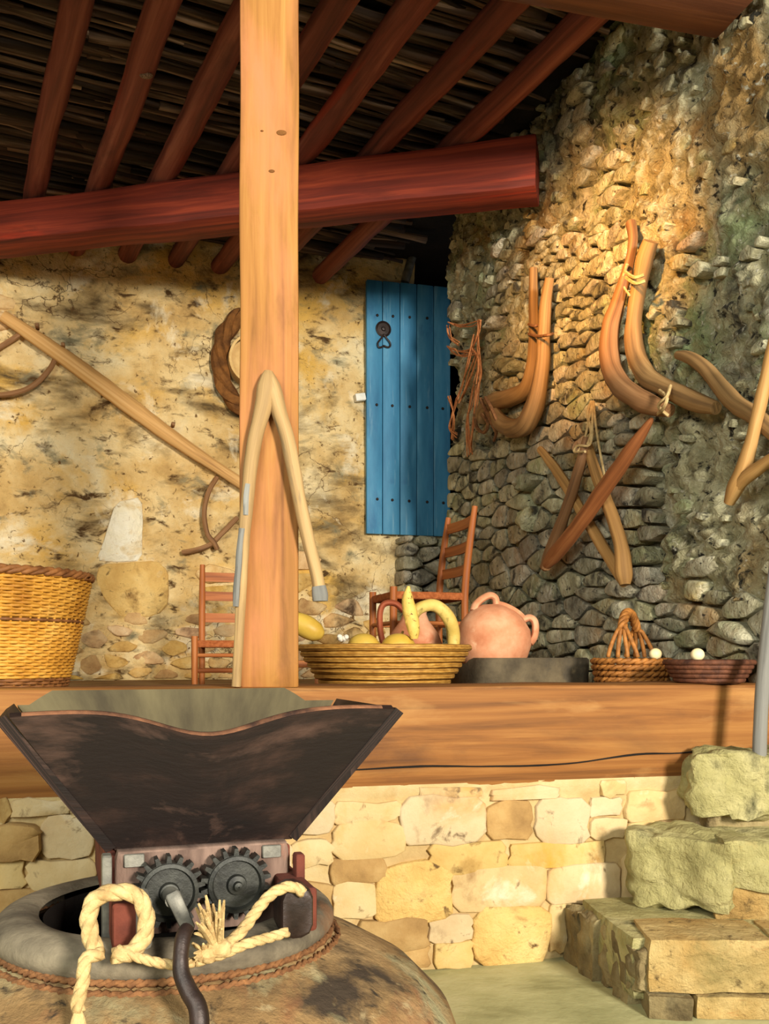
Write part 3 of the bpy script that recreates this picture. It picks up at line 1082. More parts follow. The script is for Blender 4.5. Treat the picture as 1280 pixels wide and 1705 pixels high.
# ---- ceiling of sticks on rafters
WD = V((-0.475, 1.0, 0)).normalized()
WC = V((WD.y, -WD.x, 0))
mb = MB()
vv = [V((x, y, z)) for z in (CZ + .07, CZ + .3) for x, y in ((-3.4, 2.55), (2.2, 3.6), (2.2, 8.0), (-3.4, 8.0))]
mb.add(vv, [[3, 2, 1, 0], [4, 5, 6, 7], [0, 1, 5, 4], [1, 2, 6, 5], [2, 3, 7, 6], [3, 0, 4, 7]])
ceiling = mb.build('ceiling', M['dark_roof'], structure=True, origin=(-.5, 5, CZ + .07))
rng = random.Random(41)
pos = -0.2
c0 = V((-0.6, 4.6, CZ))
k = 0
dd = -1.75
while dd < 2.3:
    r = rng.choice((0.009, 0.013, 0.018, 0.026)) * rng.uniform(.85, 1.15)
    dd += r * 1.6
    o_ = c0 + WD * dd
    # a stick is two or three lengths that overlap
    x = -2.9
    while x < 2.2:
        ln = rng.uniform(1.3, 2.6)
        x1 = min(2.4, x + ln)
        pts = []
        for i in range(7):
            f = i / 6
            q = o_ + WC * (x + (x1 - x) * f)
            pts.append((q.x + WD.x * .055 * nz(q, 2.3, dd * 9), q.y + WD.y * .055 * nz(q, 2.3, dd * 9), CZ + 0.022 + 0.02 * nz(q, 3.1, dd * 5 + 2) + rng.uniform(-.004, .004), r * rng.uniform(0.75, 1.15)))
        q = V(pts[3][:3])
        x += ln * 0.97
        if pts[0][0] > 1.9 or q.y < 2.9 and q.x < -1.5:
            continue
        qa, qb = V(pts[0][:3]), V(pts[-1][:3])
        # keep the sticks inside the walls
        def inside(p):
            return (p - BACK.P0).dot(BACK.n) > -0.02 and (p - RIGHT.P0).dot(RIGHT.n) > -0.02 and p.x > -3.1 and (p - FRONT.P0).dot(FRONT.n) < 0.1
        pts = [p for p in pts if inside(V(p[:3]))]
        if len(pts) < 3:
            continue
        mb = MB()
        tube(mb, pts, seg=6, per=3, rough=0.35)
        mb.build('stick', M['stick'], ceiling, origin=pts[len(pts) // 2][:3], sharp=0)
        k += 1
    dd += r * rng.uniform(.4, 1.6)

# ================================================================== BEAMS, POST, RAFTERS
RB = 3.40                                                      # top of the beams that carry the rafters


def rect_log(name, a, b, wdt, hgt, m_, label, cat='beam', rough=0.006, n=14, group=None, bev=0.012, taper=None):
    mb = MB()
    bar(mb, a, b, wdt, hgt, bev=bev, n=n, rough=rough, taper=taper)
    o = mb.build(name, m_, origin=V(a).lerp(V(b), .5))
    return tag(o, label, cat, group)


# sill beam on the retaining wall (the crack along it is a part)
sb = FRONT.p(-2.9, 0.70, -0.15)
se = FRONT.p(1.86, 0.70, -0.15)
sill = rect_log('sill_beam', sb, se, 0.30, 0.31, M['sill'], 'long square orange-brown timber lying along the top of the cream stone wall', n=40, rough=0.005)
sill['kind'] = 'thing'
mb = MB()
pts = [FRONT.px(x, y, 0.0025) for x, y in ((590, 1282), (700, 1276), (800, 1276), (880, 1275), (960, 1270), (1060, 1256), (1130, 1254), (1180, 1248))]
tube(mb, [tuple(p) + (0.0022 + 0.001 * (i % 2),) for i, p in enumerate(pts)], seg=5, per=5, rough=0.3)
c_ = mb.build('crack', M['dark_roof'], sill, origin=pts[3])
# upper beam above the post
ub0, ub1 = FRONT.p(-2.9, RB - .132, -0.128), FRONT.p(1.28, RB - .132, -0.128)
rect_log('ceiling_beam', ub0, ub1, 0.256, 0.264, M['beam_top'], 'brown squared beam crossing the top right corner to the stone wall', n=24)
mb = MB()
fa0, fa1 = FRONT.p(-2.9, RB + .25, -0.03), FRONT.p(1.5, RB + .25, -0.03)
bar(mb, fa0, fa1, .05, .46, bev=.004)
mb.build('light_stop_1', M['beam_top'], structure=True)  # unseen board added over the beam to keep grazing light off the ceiling
# red tie beam, skewed
rb0 = V((-2.9, 5.18 + 0.24 * 0.83 + .115, RB - .105))
rb1 = V((0.735, 4.52 + .10, RB - .125))
rect_log('ceiling_beam', rb0, rb1, 0.23, 0.205, M['red'], 'dark red squared beam passing behind the post into the stone wall', n=24, rough=0.008, bev=0.018, taper=(0.95, 1.22))
# post
pc = FRONT.p(0, 0, 0)
pa = at(447.5, 1147, 2.86)
post_c = V((-0.343, 2.872, 0))
pb0, pb1 = V((post_c.x, post_c.y, 0.855)), V((post_c.x, post_c.y, RB - .266))
mb = MB()
Nn = V((0.10, -1, 0)).normalized()
bar(mb, pb0, pb1, 0.17, 0.165, up=tuple(Nn), bev=0.007, n=30, rough=0.003)
post = mb.build('wooden_post', M['post'], origin=pb0)
tag(post, 'tall square honey-coloured timber post standing on the sill beam', 'post')
# a few knots on the post
for (x, y, r) in ((468, 221, .010), (452, 285, .006), (436, 218, .003)):
    mb = MB()
    q = V(((x - CX) / FPX, 1, (CY - y) / FPX))
    kk = ((post_c + Nn * 0.0835).dot(Nn)) / (V((q.x, q.y, 0)).dot(Nn))
    q = q * kk + V((0, 0, EYE))
    ellipsoid(mb, q, r * 1.6, .003, r * 0.8, 10, 6)
    mb.build('knot', M['hide'], post, origin=q)

# rafters
RAF = [(-62, 337), (60, 325), (172, 308), (287, 291), (405, 273), (525, 253), (655, 240), (802, 221)]
RL = ['dark reddish round rafter cut by the left edge of the frame', 'reddish round rafter, second from the left edge, left of the knotted one',
      'reddish-grey round rafter with a pale knot halfway, left of the post', 'dark red round rafter meeting the red beam nearest the post on its left',
      'red round rafter half hidden by the post top', 'bright red round rafter touching the right side of the post at the red beam',
      'red round rafter second from the stone wall', 'brownish-red round rafter closest to the stone wall']
for (x, y), lb in zip(RAF, RL):
    z = RB + 0.062
    d = (RB - EYE) * FPX / (CY - y)
    c_ = V(((x - CX) * d / FPX, d, z))
    # from the upper beam to the back wall
    k0 = (FRONT.P0 + N_ * 0.12 - c_).dot(N_) / WD.dot(N_)
    k1 = (BACK.P0 - BACK.n * 0.08 - c_).dot(BACK.n) / WD.dot(BACK.n)
    r0 = rng.uniform(0.058, 0.066)
    pts = []
    for i in range(9):
        f = i / 8
        q = c_ + WD * (k0 + (k1 - k0) * f)
        pts.append((q.x + 0.018 * nz(q, 1.1, x), q.y, z + 0.006 * nz(q, 1.3, x + 3), r0 * (1.06 - 0.16 * f)))
    mb = MB()
    tube(mb, pts, seg=14, per=6, rough=0.10, rs=7)
    o = mb.build('rafter', M['rafter'], origin=c_, sharp=0)
    tag(o, lb, 'rafter', 'rafters under the stick ceiling')
    if x == 172:
        mb = MB()
        q = c_ + WD * (-1.02)
        ellipsoid(mb, q + V((0.02, -.02, -r0 * .93)), .03, .02, .012, 10, 6)
        mb.build('knot', M['stick'], o, origin=q)

# ================================================================== DOOR
HB = 0.075
door = None
xs = [610, 637, 666, 694, 722, 750]
ztop = [465, 468, 470.5, 473, 476, 479]
for i in range(5):
    a0_, zt0 = BACK.sz(xs[i], ztop[i], HB)
    a1_, zt1 = BACK.sz(xs[i + 1], ztop[i + 1], HB)
    _, zb0 = BACK.sz(610, 888, HB)
    _, zb1 = BACK.sz(xs[i + 1], 888, HB)
    g = 0.0022
    mb = MB()
    am, wd = (a0_ + a1_) / 2, (a1_ - a0_) - 2 * g
    bar(mb, BACK.p(am, zb0, HB - .018), BACK.p(am, (zt0 + zt1) / 2, HB - .018), wd, 0.036, up=tuple(BACK.n), bev=0.004, n=6)
    if i == 0:
        door = bpy.data.objects.new('door_1', None)
        C.objects.link(door)
        door.location = BACK.p((a0_ + BACK.sz(750, 888, HB)[0]) / 2, zb0, HB - .02)
        door['kind'] = 'structure'
    mb.build('plank', M['blue'], door, origin=BACK.p(am, zb0, HB - .018))
for zz in (540, 860):                  # ledges behind the planks hold them together
    mb = MB()
    _, z_ = BACK.sz(660, zz, HB)
    bar(mb, BACK.p(BACK.sz(616, zz, HB)[0], z_, HB - .05), BACK.p(BACK.sz(744, zz, HB)[0], z_, HB - .05), 0.10, 0.03, up=tuple(BACK.n))
    mb.build('ledge', M['blue'], door, origin=BACK.p(0.1, z_, HB - .05))
for (yy, xl) in ((525, (628, 654, 682, 711)), (674, (627, 653, 682, 711, 737)), (831, (628, 653, 681, 711, 738))):
    for j, x in enumerate(xl):
        mb = MB()
        q = BACK.px(x, yy + j * 1.6, HB + .002)
        ellipsoid(mb, q, .010, .010, .010, 8, 6)
        mb.build('nail', M['black_iron'], door, origin=q)
q = BACK.px(638, 548, HB + .003)
Rb = BACK.n.to_track_quat('Z', 'Y').to_matrix()
mb = MB()
lathe(mb, [(0.002, -.004), (0.052, -.004), (0.054, .004), (0.044, .010), (0.040, .004), (0.016, .005), (0.012, .016), (0.001, .018)], q, 28, 0, Rb)
hp = mb.build('lock_plate', M['black_iron'], door, origin=q)
mb = MB()
hh = BACK.n * 0.016
pts = [BACK.px(x, y, HB) + hh for x, y in ((638, 558), (634, 564), (628, 572), (629, 579), (634, 579), (638, 577), (643, 579), (648, 578), (648, 572), (642, 564), (638, 558))]
tube(mb, pts, 0.006, seg=8, per=5)
mb.build('ring_pull', M['black_iron'], hp, origin=pts[0])
# white catch beside the door
q0, q1 = BACK.px(591, 663, 0.045), BACK.px(607, 661, 0.045)
mb = MB()
bar(mb, q0, q1, 0.055, 0.05, up=(0, 0, 1), bev=0.008)
ct = mb.build('door_catch', M['white'], origin=q0)
tag(ct, 'small white door catch on the plaster left of the blue door', 'catch')
# rod leaning above the door
mb = MB()
pts = [BACK.px(674, 470, 0.03), BACK.px(681, 445, 0.03), BACK.px(690, 415, 0.02), BACK.px(697, 396, 0.02)]
tube(mb, pts, 0.030, seg=10, rough=0.05)
o = mb.build('iron_rod', M['iron_grey'], origin=pts[0])
tag(o, 'short dark rod slanting up from the top of the blue door', 'rod')

# ================================================================== WALL-HUNG TOOLS (back wall)
yk = thing('wooden_yoke', 'long pale wooden yoke bar with bent bows hung slantwise on the plaster', 'yoke', BACK.px(200, 660, 0.05))
mb = MB()
a_, b_ = BACK.px(5, 526, 0.075), BACK.px(410, 812, 0.075)
pts = []
for i in range(9):
    f = i / 8
    q = a_.lerp(b_, f)
    pts.append(tuple(q + V((0, 0, 0.012 * math.sin(f * 7)))) + (0.036 + 0.018 * math.sin(PI * min(1, f * 1.15)),))
tube(mb, pts, seg=12, per=6, squash=1.0, rough=0.06)
mb.build('yoke_bar', M['plank'], yk)
BW = [[(-60, 612, .07), (-20, 590, .07), (20, 565, .06), (42, 550, .06)], [(92, 598, .06), (80, 618, .08), (58, 640, .09), (30, 653, .09), (-10, 657, .08), (-50, 640, .07)],
      [(361, 795, .05), (346, 822, .08), (340, 855, .09), (345, 888, .09), (356, 903, .085), (362, 915, .085)],
      [(303, 920, .05), (325, 916, .07), (350, 907, .07), (368, 890, .07), (395, 862, .05)]]
for bw in BW:
    mb = MB()
    tube(mb, [tuple(BACK.px(x, y, h)) + (0.016,) for x, y, h in bw], seg=8, per=6, rough=0.15)
    mb.build('bow', M['brown_branch'], yk)
for (x, y) in ((62, 543), (105, 575), (288, 707)):
    mb = MB()
    q = BACK.px(x, y, 0.10)
    bar(mb, q - BACK.n * .05, q + BACK.n * .03, .022, .022, bev=.004)
    mb.build('peg', M['brown_branch'], yk)
# wreath of twisted branches behind the post
wr = thing('branch_wreath', 'brown twisted branch ring hung on the plaster behind the post', 'wreath', BACK.px(424, 604, 0.04))
for j in range(3):
    mb = MB()
    pts = []
    for i in range(25):
        a = 2 * PI * i / 24
        tw = 2 * PI * j / 3 + a * 4
        rx, rz = 0.225 + 0.025 * math.cos(tw), 0.315 + 0.03 * math.cos(tw)
        q = BACK.px(424, 604, 0.055) + BACK.t * (rx * math.cos(a)) + V((0, 0, rz * math.sin(a))) + BACK.n * (0.02 * math.sin(tw))
        pts.append(tuple(q) + (0.034,))
    tube(mb, pts, seg=8, per=4, rough=0.2, ring=True)
    mb.build('twisted_branch', M['hide'], wr)
sv = thing('wooden_sieve', 'round pale bent-wood sieve hung inside the branch ring behind the post', 'sieve', BACK.px(424, 604, 0.04))
mb = MB()
Rs = BACK.n.to_track_quat('Z', 'Y').to_matrix()
lathe(mb, [(0.150, 0.0), (0.165, 0.0), (0.165, 0.11), (0.150, 0.11)], BACK.px(420, 606, 0.03), 40, 0, Rs @ Matrix.Diagonal((1, 1, 1)), caps=False)
mb.build('rim', M['sieve'], sv)
mb = MB()
lathe(mb, [(0.001, 0.03), (0.152, 0.03), (0.152, 0.036), (0.001, 0.036)], BACK.px(420, 606, 0.03), 40, 0, Rs)
mb.build('mesh_disc', M['sieve'], sv)

# ================================================================== WALL-HUNG TOOLS (right wall)


def rpts(lst, default=0.06):
    out = []
    for t in lst:
        x, y, r = t[:3]
        h = t[3] if len(t) > 3 else default
        p = RIGHT.px(x, y, h)
        k = p.y / FPX
        out.append(tuple(p) + (r * k,))
    return out


c1 = thing('ox_collar', 'pair of tan bent collar sticks tied together, hung nearest the blue door', 'collar', RIGHT.px(880, 600, 0.05))
for lst, m_ in (([(888, 447, 7), (888, 500, 8), (889, 560, 9), (886, 615, 12), (874, 648, 14), (850, 662, 15), (822, 670, 15), (805, 684, 13), (800, 704, 10)], 'grey_branch'),
                ([(915, 463, 8, .08), (908, 510, 10, .08), (905, 560, 11, .08), (902, 615, 13, .08), (893, 665, 16, .09), (878, 702, 17, .10), (856, 714, 16, .10), (834, 704, 14, .09), (824, 690, 12, .08)], 'grey_branch')):
    mb = MB()
    tube(mb, rpts(lst), seg=12, per=7, rough=0.10)
    mb.build('bent_stick', M[m_], c1)
for lst in ([(880, 556, 2.5, .09), (895, 560, 2.5, .12), (912, 558, 2.5, .13), (920, 556, 2.5, .09)], [(880, 540, 2.5, .09), (890, 543, 2.5, .11), (898, 540, 2.5, .09)],
            [(800, 664, 3, .10), (808, 682, 3.2, .12), (818, 704, 3.2, .12), (826, 720, 3, .10), (822, 734, 2.5, .08)], [(808, 662, 3, .10), (818, 680, 3.2, .13), (826, 698, 3.2, .13), (834, 716, 3, .10)],
            [(790, 690, 3, .09), (794, 712, 3, .1), (806, 720, 3, .1), (812, 706, 3, .1), (802, 690, 3, .1)]):
    mb = MB()
    tube(mb, rpts(lst), seg=6, per=5)
    mb.build('tie_cord', M['rope_brown'], c1)
c2 = thing('ox_collar', 'pair of large brown bent collar branches hung below the orange-lit rubble', 'collar', RIGHT.px(1060, 560, 0.05))
for lst, m_ in (([(1083, 402, 13), (1074, 430, 15), (1066, 466, 13), (1058, 510, 13), (1054, 550, 14), (1060, 595, 16), (1078, 628, 17), (1108, 646, 16), (1138, 660, 17), (1165, 672, 16), (1192, 680, 11)], 'grey_branch'),
                ([(1050, 372, 9, .05), (1054, 400, 8, .06), (1046, 445, 9, .07), (1030, 500, 12, .09), (1016, 545, 15, .10), (1014, 592, 17, .11), (1026, 632, 18, .12), (1055, 660, 18, .12), (1088, 676, 16, .10), (1116, 684, 11, .08)], 'brown_branch')):
    mb = MB()
    tube(mb, rpts(lst, 0.055), seg=12, per=7, rough=0.12)
    mb.build('bent_stick', M[m_], c2)
for lst in ([(1040, 452, 3, .11), (1056, 462, 3, .13), (1072, 458, 3, .11)], [(1042, 462, 3, .11), (1058, 472, 3, .13), (1074, 468, 3, .11)], [(1098, 650, 3, .12), (1110, 662, 3, .14), (1104, 680, 3, .14), (1094, 690, 3, .1)],
            [(1116, 642, 3, .11), (1110, 660, 3, .14), (1096, 676, 3, .14), (1112, 692, 3, .1)], [(1044, 440, 3, .1), (1036, 470, 2, .09), (1048, 492, 2, .09)]):
    mb = MB()
    tube(mb, rpts(lst), seg=6, per=5)
    mb.build('tie_cord', M['rope'], c2)


def forked(name, label, arms, m_, loc, off=0.07):
    t = thing(name, label, 'forked branch', RIGHT.px(loc[0], loc[1], off))
    for lst, mm in arms:
        mb = MB()
        tube(mb, rpts(lst, off), seg=12, per=7, rough=0.10)
        mb.build('branch_arm', M[mm], t)
    return t


fa = forked('forked_branch', 'V-shaped forked branch with one dark red arm, hung by twine on the stone wall',
            [([(908, 945, 9, .11), (916, 924, 12, .11), (932, 878, 10, .11), (952, 820, 9, .10), (968, 766, 9, .10), (976, 728, 6, .09)], 'brown_branch'),
             ([(906, 944, 8, .11), (925, 922, 13, .115), (962, 876, 13, .13), (1004, 816, 14, .13), (1048, 752, 12, .13), (1078, 708, 7, .12), (1085, 697, 3, .12)], 'red_branch')], None, (910, 940))
fb = forked('forked_branch', 'tan V-shaped forked branch crossing behind the red-armed one on the stone wall',
            [([(1040, 974, 9, .07), (1038, 952, 15, .07), (1033, 905, 12, .07), (1016, 852, 11, .07), (996, 800, 10, .07), (984, 762, 9, .07), (978, 738, 7, .07)], 'tan_branch'),
             ([(1040, 972, 8, .06), (1026, 948, 10, .06), (1000, 905, 10, .06), (968, 852, 9, .06), (942, 808, 9, .06), (918, 772, 8, .06), (899, 748, 6, .06)], 'tan_branch')], None, (1040, 965))
for lst in ([(986, 668, 2, .05), (980, 700, 2.2, .08), (972, 735, 2.2, .10), (962, 752, 2.2, .12)], [(986, 668, 2, .05), (986, 705, 2.2, .08), (982, 740, 2.2, .1), (962, 742, 2.4, .12), (956, 752, 2.4, .12), (974, 752, 2.4, .12)],
            [(988, 668, 2, .05), (992, 710, 2, .08), (1000, 760, 2, .08), (1008, 800, 2, .08)], [(984, 668, 2, .05), (978, 690, 2.6, .08), (984, 720, 2.6, .09), (978, 740, 2.6, .1)]):
    mb = MB()
    tube(mb, rpts(lst), seg=6, per=5)
    mb.build('twine', M['rope'], fa)
fc = forked('forked_branch', 'tan Y-shaped forked branch standing upright at the right edge of the stone wall',
            [([(1213, 838, 9, .09), (1224, 812, 14, .09), (1238, 782, 14, .09), (1252, 730, 11, .09), (1266, 670, 11, .09), (1280, 604, 10, .09), (1292, 550, 9, .09)], 'tan_branch'),
             ([(1222, 818, 9, .09), (1240, 796, 12, .09), (1262, 780, 11, .09), (1284, 764, 10, .09), (1310, 748, 9, .09)], 'tan_branch')], None, (1215, 835))
t = thing('curved_branch', 'smooth curved brown branch passing behind the Y-shaped fork at the right edge', 'branch', RIGHT.px(1200, 650, 0.05))
mb = MB()
tube(mb, rpts([(1128, 591, 7), (1146, 595, 10), (1172, 612, 12), (1200, 645, 14), (1224, 672, 15), (1255, 692, 15), (1290, 722, 14), (1320, 750, 12)], 0.045), seg=12, per=7, rough=0.10)
mb.build('branch_stem', M['grey_branch'], t)
# tangle of orange twine
rn = thing('twine_tangle', 'tangle of thin orange twine hanging on the wall corner beside the blue door', 'twine', RIGHT.px(775, 640, 0.06))
rng = random.Random(9)
LN = [[(748, 538), (765, 545), (785, 540), (798, 536)], [(744, 580), (760, 588), (780, 584), (796, 560), (798, 536)], [(798, 536), (797, 580), (799, 620), (796, 640)], [(790, 560), (780, 600), (770, 640), (762, 664)],
      [(796, 584), (784, 622), (772, 654), (764, 668)], [(756, 582), (772, 590), (788, 586)], [(762, 664), (752, 690), (750, 715), (758, 725)], [(790, 640), (784, 670), (780, 700), (784, 755)],
      [(780, 690), (776, 720), (779, 758)], [(748, 660), (756, 690), (752, 730)], [(786, 584), (796, 600), (790, 640)], [(745, 545), (750, 562), (764, 572)], [(796, 640), (790, 690), (782, 745)]]
for ln in LN:
    for rep in range(3):
        mb = MB()
        lst = [(x + rng.uniform(-3, 3), y + rng.uniform(-4, 4), 1.1, 0.02 + rng.uniform(.02, .06)) for x, y in ln]
        tube(mb, rpts(lst), seg=5, per=5)
        mb.build('strand', M['rope_orange'], rn)

# ================================================================== FORKED BRANCH ON THE POST
off = Nn * (0.0835 + 0.024)


def onpost(x, y, r, d=0.0):
    q = V(((x - CX) / FPX, 1, 0))
    kk = (post_c + Nn * (0.0835 + 0.022 + d)).dot(Nn) / q.dot(Nn)
    p = at(x, y, kk)
    return tuple(p) + (r * kk / FPX,)


fp = thing('forked_branch', 'bleached two-pronged forked branch leaning upside down against the square post', 'forked branch', onpost(394, 1145, 1)[:3])
mb = MB()
tube(mb, [onpost(447, 618, 7), onpost(446, 628, 12), onpost(444, 648, 17), onpost(439, 676, 15, .004), onpost(427, 720, 13, .004), onpost(418, 770, 12), onpost(412, 830, 11), onpost(406, 900, 10), onpost(402, 980, 9), onpost(398, 1060, 8.5), onpost(393, 1143, 8, -.004)],
     seg=14, per=8, rough=0.10, rs=16)
prong_l = mb.build('prong', M['pale_branch'], fp)
mb = MB()
tube(mb, [onpost(447, 620, 7), onpost(450, 634, 12), onpost(455, 652, 15), onpost(466, 690, 13, .006), onpost(478, 730, 12.5, .012), onpost(490, 790, 12, .012), onpost(502, 850, 11.5, .012), onpost(517, 915, 11, .012), onpost(528, 960, 10.5, .012), onpost(533, 994, 12, .012)],
     seg=14, per=8, rough=0.08, rs=16)
prong_r = mb.build('prong', M['pale_branch'], fp)
mb = MB()
tube(mb, [onpost(531, 976, 12, .012), onpost(533, 990, 14, .012), onpost(533.5, 1001, 13, .012)], seg=12, per=4, rough=0.1)
mb.build('tip', M['grey_pole'], prong_r)
# strip of grey bark left on the long prong
for seg_ in ([(414, 806), (411, 830), (410, 858)], [(404, 880), (400, 920), (396, 970), (394, 1010)]):
    mb = MB()
    tube(mb, [onpost(x - 1, y, 5.5, .012) for x, y in seg_], seg=8, per=6, rough=0.3)
    mb.build('bark_strip', M['grey_pole'], prong_l)

# ================================================================== FURNITURE ON THE RAISED FLOOR


def ladder_chair(label, bl, br, depth, hs, ht, slats, lean, cat='chair', legr=0.017):
    """bl, br: floor points of the two back posts (Vectors); depth: vector from back to front"""
    t = thing('ladderback_chair', label, cat, (bl + br) / 2 + depth / 2)
    back = -depth.normalized()
    tops = []
    for p in (bl, br):
        mb = MB()
        top = p + V((0, 0, ht)) + back * lean
        mid = p + V((0, 0, hs))
        tube(mb, [tuple(p) + (legr * .9,), tuple(p + V((0, 0, hs * .5))) + (legr,), tuple(mid) + (legr,), tuple(mid.lerp(top, .5) - back * lean * .1) + (legr,), tuple(top) + (legr * .8,)], seg=10, per=4)
        mb.build('back_post', M['chair'], t)
    for p in (bl, br):
        mb = MB()
        q = p + depth
        tube(mb, [tuple(q) + (legr * .9,), tuple(q + V((0, 0, hs * .6))) + (legr,), tuple(q + V((0, 0, hs + .02))) + (legr,)], seg=10, per=4)
        mb.build('leg', M['chair'], t)
    for f in slats:
        mb = MB()
        k = back * lean * ((f * ht - hs) / (ht - hs)) + V((0, 0, f * ht))
        pts = []
        a_, b_ = bl + k, br + k
        for i in range(7):
            g = i / 6
            pts.append(a_.lerp(b_, g) + back * 0.02 * math.sin(PI * g))
        secs = []
        for p in pts:
            secs.append([p + V((0, 0, s2 * .024)) + back * s1 * .006 for s1, s2 in ((1, 1), (-1, 1), (-1, -1), (1, -1))])
        loft(mb, secs)
        mb.build('back_slat', M['chair'], t)
    mb = MB()
    c = [bl, br, br + depth, bl + depth]
    cen = sum(c, V()) / 4
    c = [cen + (p - cen) * 1.06 for p in c]
    rock(mb, [p + V((0, 0, hs - .035)) for p in c] + [p + V((0, 0, hs)) for p in c], n=8, rnd=.12, amp=.004, sc=14)
    mb.build('seat', M['rush'], t)
    for (a_, b_) in ((bl, br), (bl + depth, br + depth), (bl, bl + depth), (br, br + depth)):
        for f in (.35, .68):
            mb = MB()
            k = V((0, 0, hs * f))
            tube(mb, [tuple(a_ + k), tuple(a_.lerp(b_, .5) + k), tuple(b_ + k)], .010, seg=8, per=3)
            mb.build('stretcher', M['chair'], t)
    return t


def flo(px, Y, z=FZ):
    return V(((px - CX) * Y / FPX, Y, z))


ladder_chair('small ladderback chair of orange-brown wood by the stone wall behind the clay pots', flo(774, 4.42), flo(731, 4.80), V((-0.33, -0.115, 0)), 0.445, 0.845, (0.66, 0.79, 0.93), 0.05)
ladder_chair('low reddish ladderback chair partly hidden behind the left side of the post', flo(336, 5.0), flo(455, 5.1), V((0.03, -0.34, 0)), 0.23, 0.63, (0.56, 0.74, 0.90), 0.03)
# low stool behind the bread basket
stl = thing('low_stool', 'low orange-red wooden stool just right of the post behind the straw basket', 'stool', flo(505, 4.2))
mb = MB()
q0, q1 = flo(440, 4.2, FZ + .12), flo(545, 4.2, FZ + .12)
bar(mb, q0, q1, 0.24, 0.03, bev=.006)
mb.build('seat', M['chair'], stl)
for x, y in ((455, 4.12), (530, 4.12), (455, 4.3), (530, 4.3)):
    mb = MB()
    bar(mb, flo(x, y), flo(x, y, FZ + .108), .03, .03, up=(0, 1, 0), bev=.004)
    mb.build('leg', M['chair'], stl)

# ---- tall wicker basket on the left
BKC = V((-1.345, 3.17, FZ))
bk = thing('wicker_basket', 'tall yellow wicker basket with dark rim and dark base at the left edge', 'basket', BKC)
BH = 0.425


def bkr(z):
    f = z / BH
    return 0.262 + 0.098 * f ** 0.85


def weave(z0, z1, m_, name):
    mb = MB()
    n = max(1, int(round((z1 - z0) / 0.0098)))
    for i in range(n):
        z = z0 + (z1 - z0) * (i + .5) / n
        ph = PI * (i % 2)
        pts = []
        K = 34
        for s_ in range(K * 4):
            a = 2 * PI * s_ / (K * 4)
            r = bkr(z) + 0.0055 * math.cos(K * a + ph) + 0.0015 * nz((a * 3, z * 40, 0), 2.0)
            pts.append((BKC.x + r * math.cos(a), BKC.y + r * math.sin(a), FZ + z + 0.001 * nz((a, z * 50, 1), 3.0), 0.0056))
        tube(mb, pts + [pts[0]], seg=6, per=1, ring=True, up=(0, 0, 1))
    return mb.build(name, m_, bk, stuff=True, sharp=0)


weave(0.004, 0.085, M['wicker_dark'], 'dark_base_weave')
weave(0.085, 0.262, M['wicker'], 'lower_weave')
weave(0.262, 0.276, M['wicker_dark'], 'dark_band_weave')
weave(0.276, 0.412, M['wicker'], 'upper_weave')
for s_ in range(68):
    a = 2 * PI * (s_ + .5) / 68
    mb = MB()
    tube(mb, [(BKC.x + bkr(z) * math.cos(a), BKC.y + bkr(z) * math.sin(a), FZ + z) for z in (0.003, 0.15, 0.28, 0.415)], 0.0042, seg=5, per=1)
    mb.build('stake', M['wicker'], bk)
for j in range(3):
    mb = MB()
    pts = []
    for s_ in range(96):
        a = 2 * PI * s_ / 96
        tw = a * 20 + 2 * PI * j / 3
        r = bkr(BH) + 0.007 * math.cos(tw)
        pts.append((BKC.x + r * math.cos(a), BKC.y + r * math.sin(a), FZ + 0.418 + 0.008 * math.sin(tw), 0.009))
    tube(mb, pts + [pts[0]], seg=6, per=1, ring=True, up=(0, 0, 1))
    mb.build('rim_strand', M['wicker_dark'], bk, sharp=0)
mb = MB()
lathe(mb, [(0.001, 0.002), (0.255, 0.002), (0.255, 0.012), (0.001, 0.012)], BKC, 40)
mb.build('basket_floor', M['wicker_dark'], bk)

# ---- straw coil basket with gourds
SBC = V((0.0, 3.52, FZ))
cb = thing('straw_bowl_basket', 'wide coiled straw bowl basket of gourds beside the post', 'basket', SBC)
NC = 9
for i in range(NC):
    f = (i + .5) / NC
    r = 0.185 + 0.128 * (f ** 0.8)
    z = 0.012 + 0.183 * f
    mb = MB()
    pts = [(SBC.x + r * math.cos(a), SBC.y + r * math.sin(a), FZ + z + 0.0025 * nz((a, i, 0), 1.5), 0.0125) for a in [2 * PI * k / 72 for k in range(72)]]
    tube(mb, pts + [pts[0]], seg=10, per=1, ring=True, up=(0, 0, 1), rough=0.12, rs=30)
    mb.build('coil', M['coil'], cb, sharp=0)
mb = MB()
lathe(mb, [(0.001, 0.004), (0.18, 0.004), (0.19, 0.014), (0.001, 0.016)], SBC, 40)
mb.build('basket_floor', M['coil'], cb)
mb = MB()
lathe(mb, [(0.19, 0.02), (0.285, 0.145), (0.25, 0.158), (0.12, 0.168), (0.001, 0.168)], SBC, 48, 0.05, None, 3, 12)
o = mb.build('straw_bed', M['straw'], origin=SBC, stuff=True)
o['label'] = 'dull straw filling the coiled basket under the gourds'
o['category'] = 'straw'
GZ = FZ + 0.165
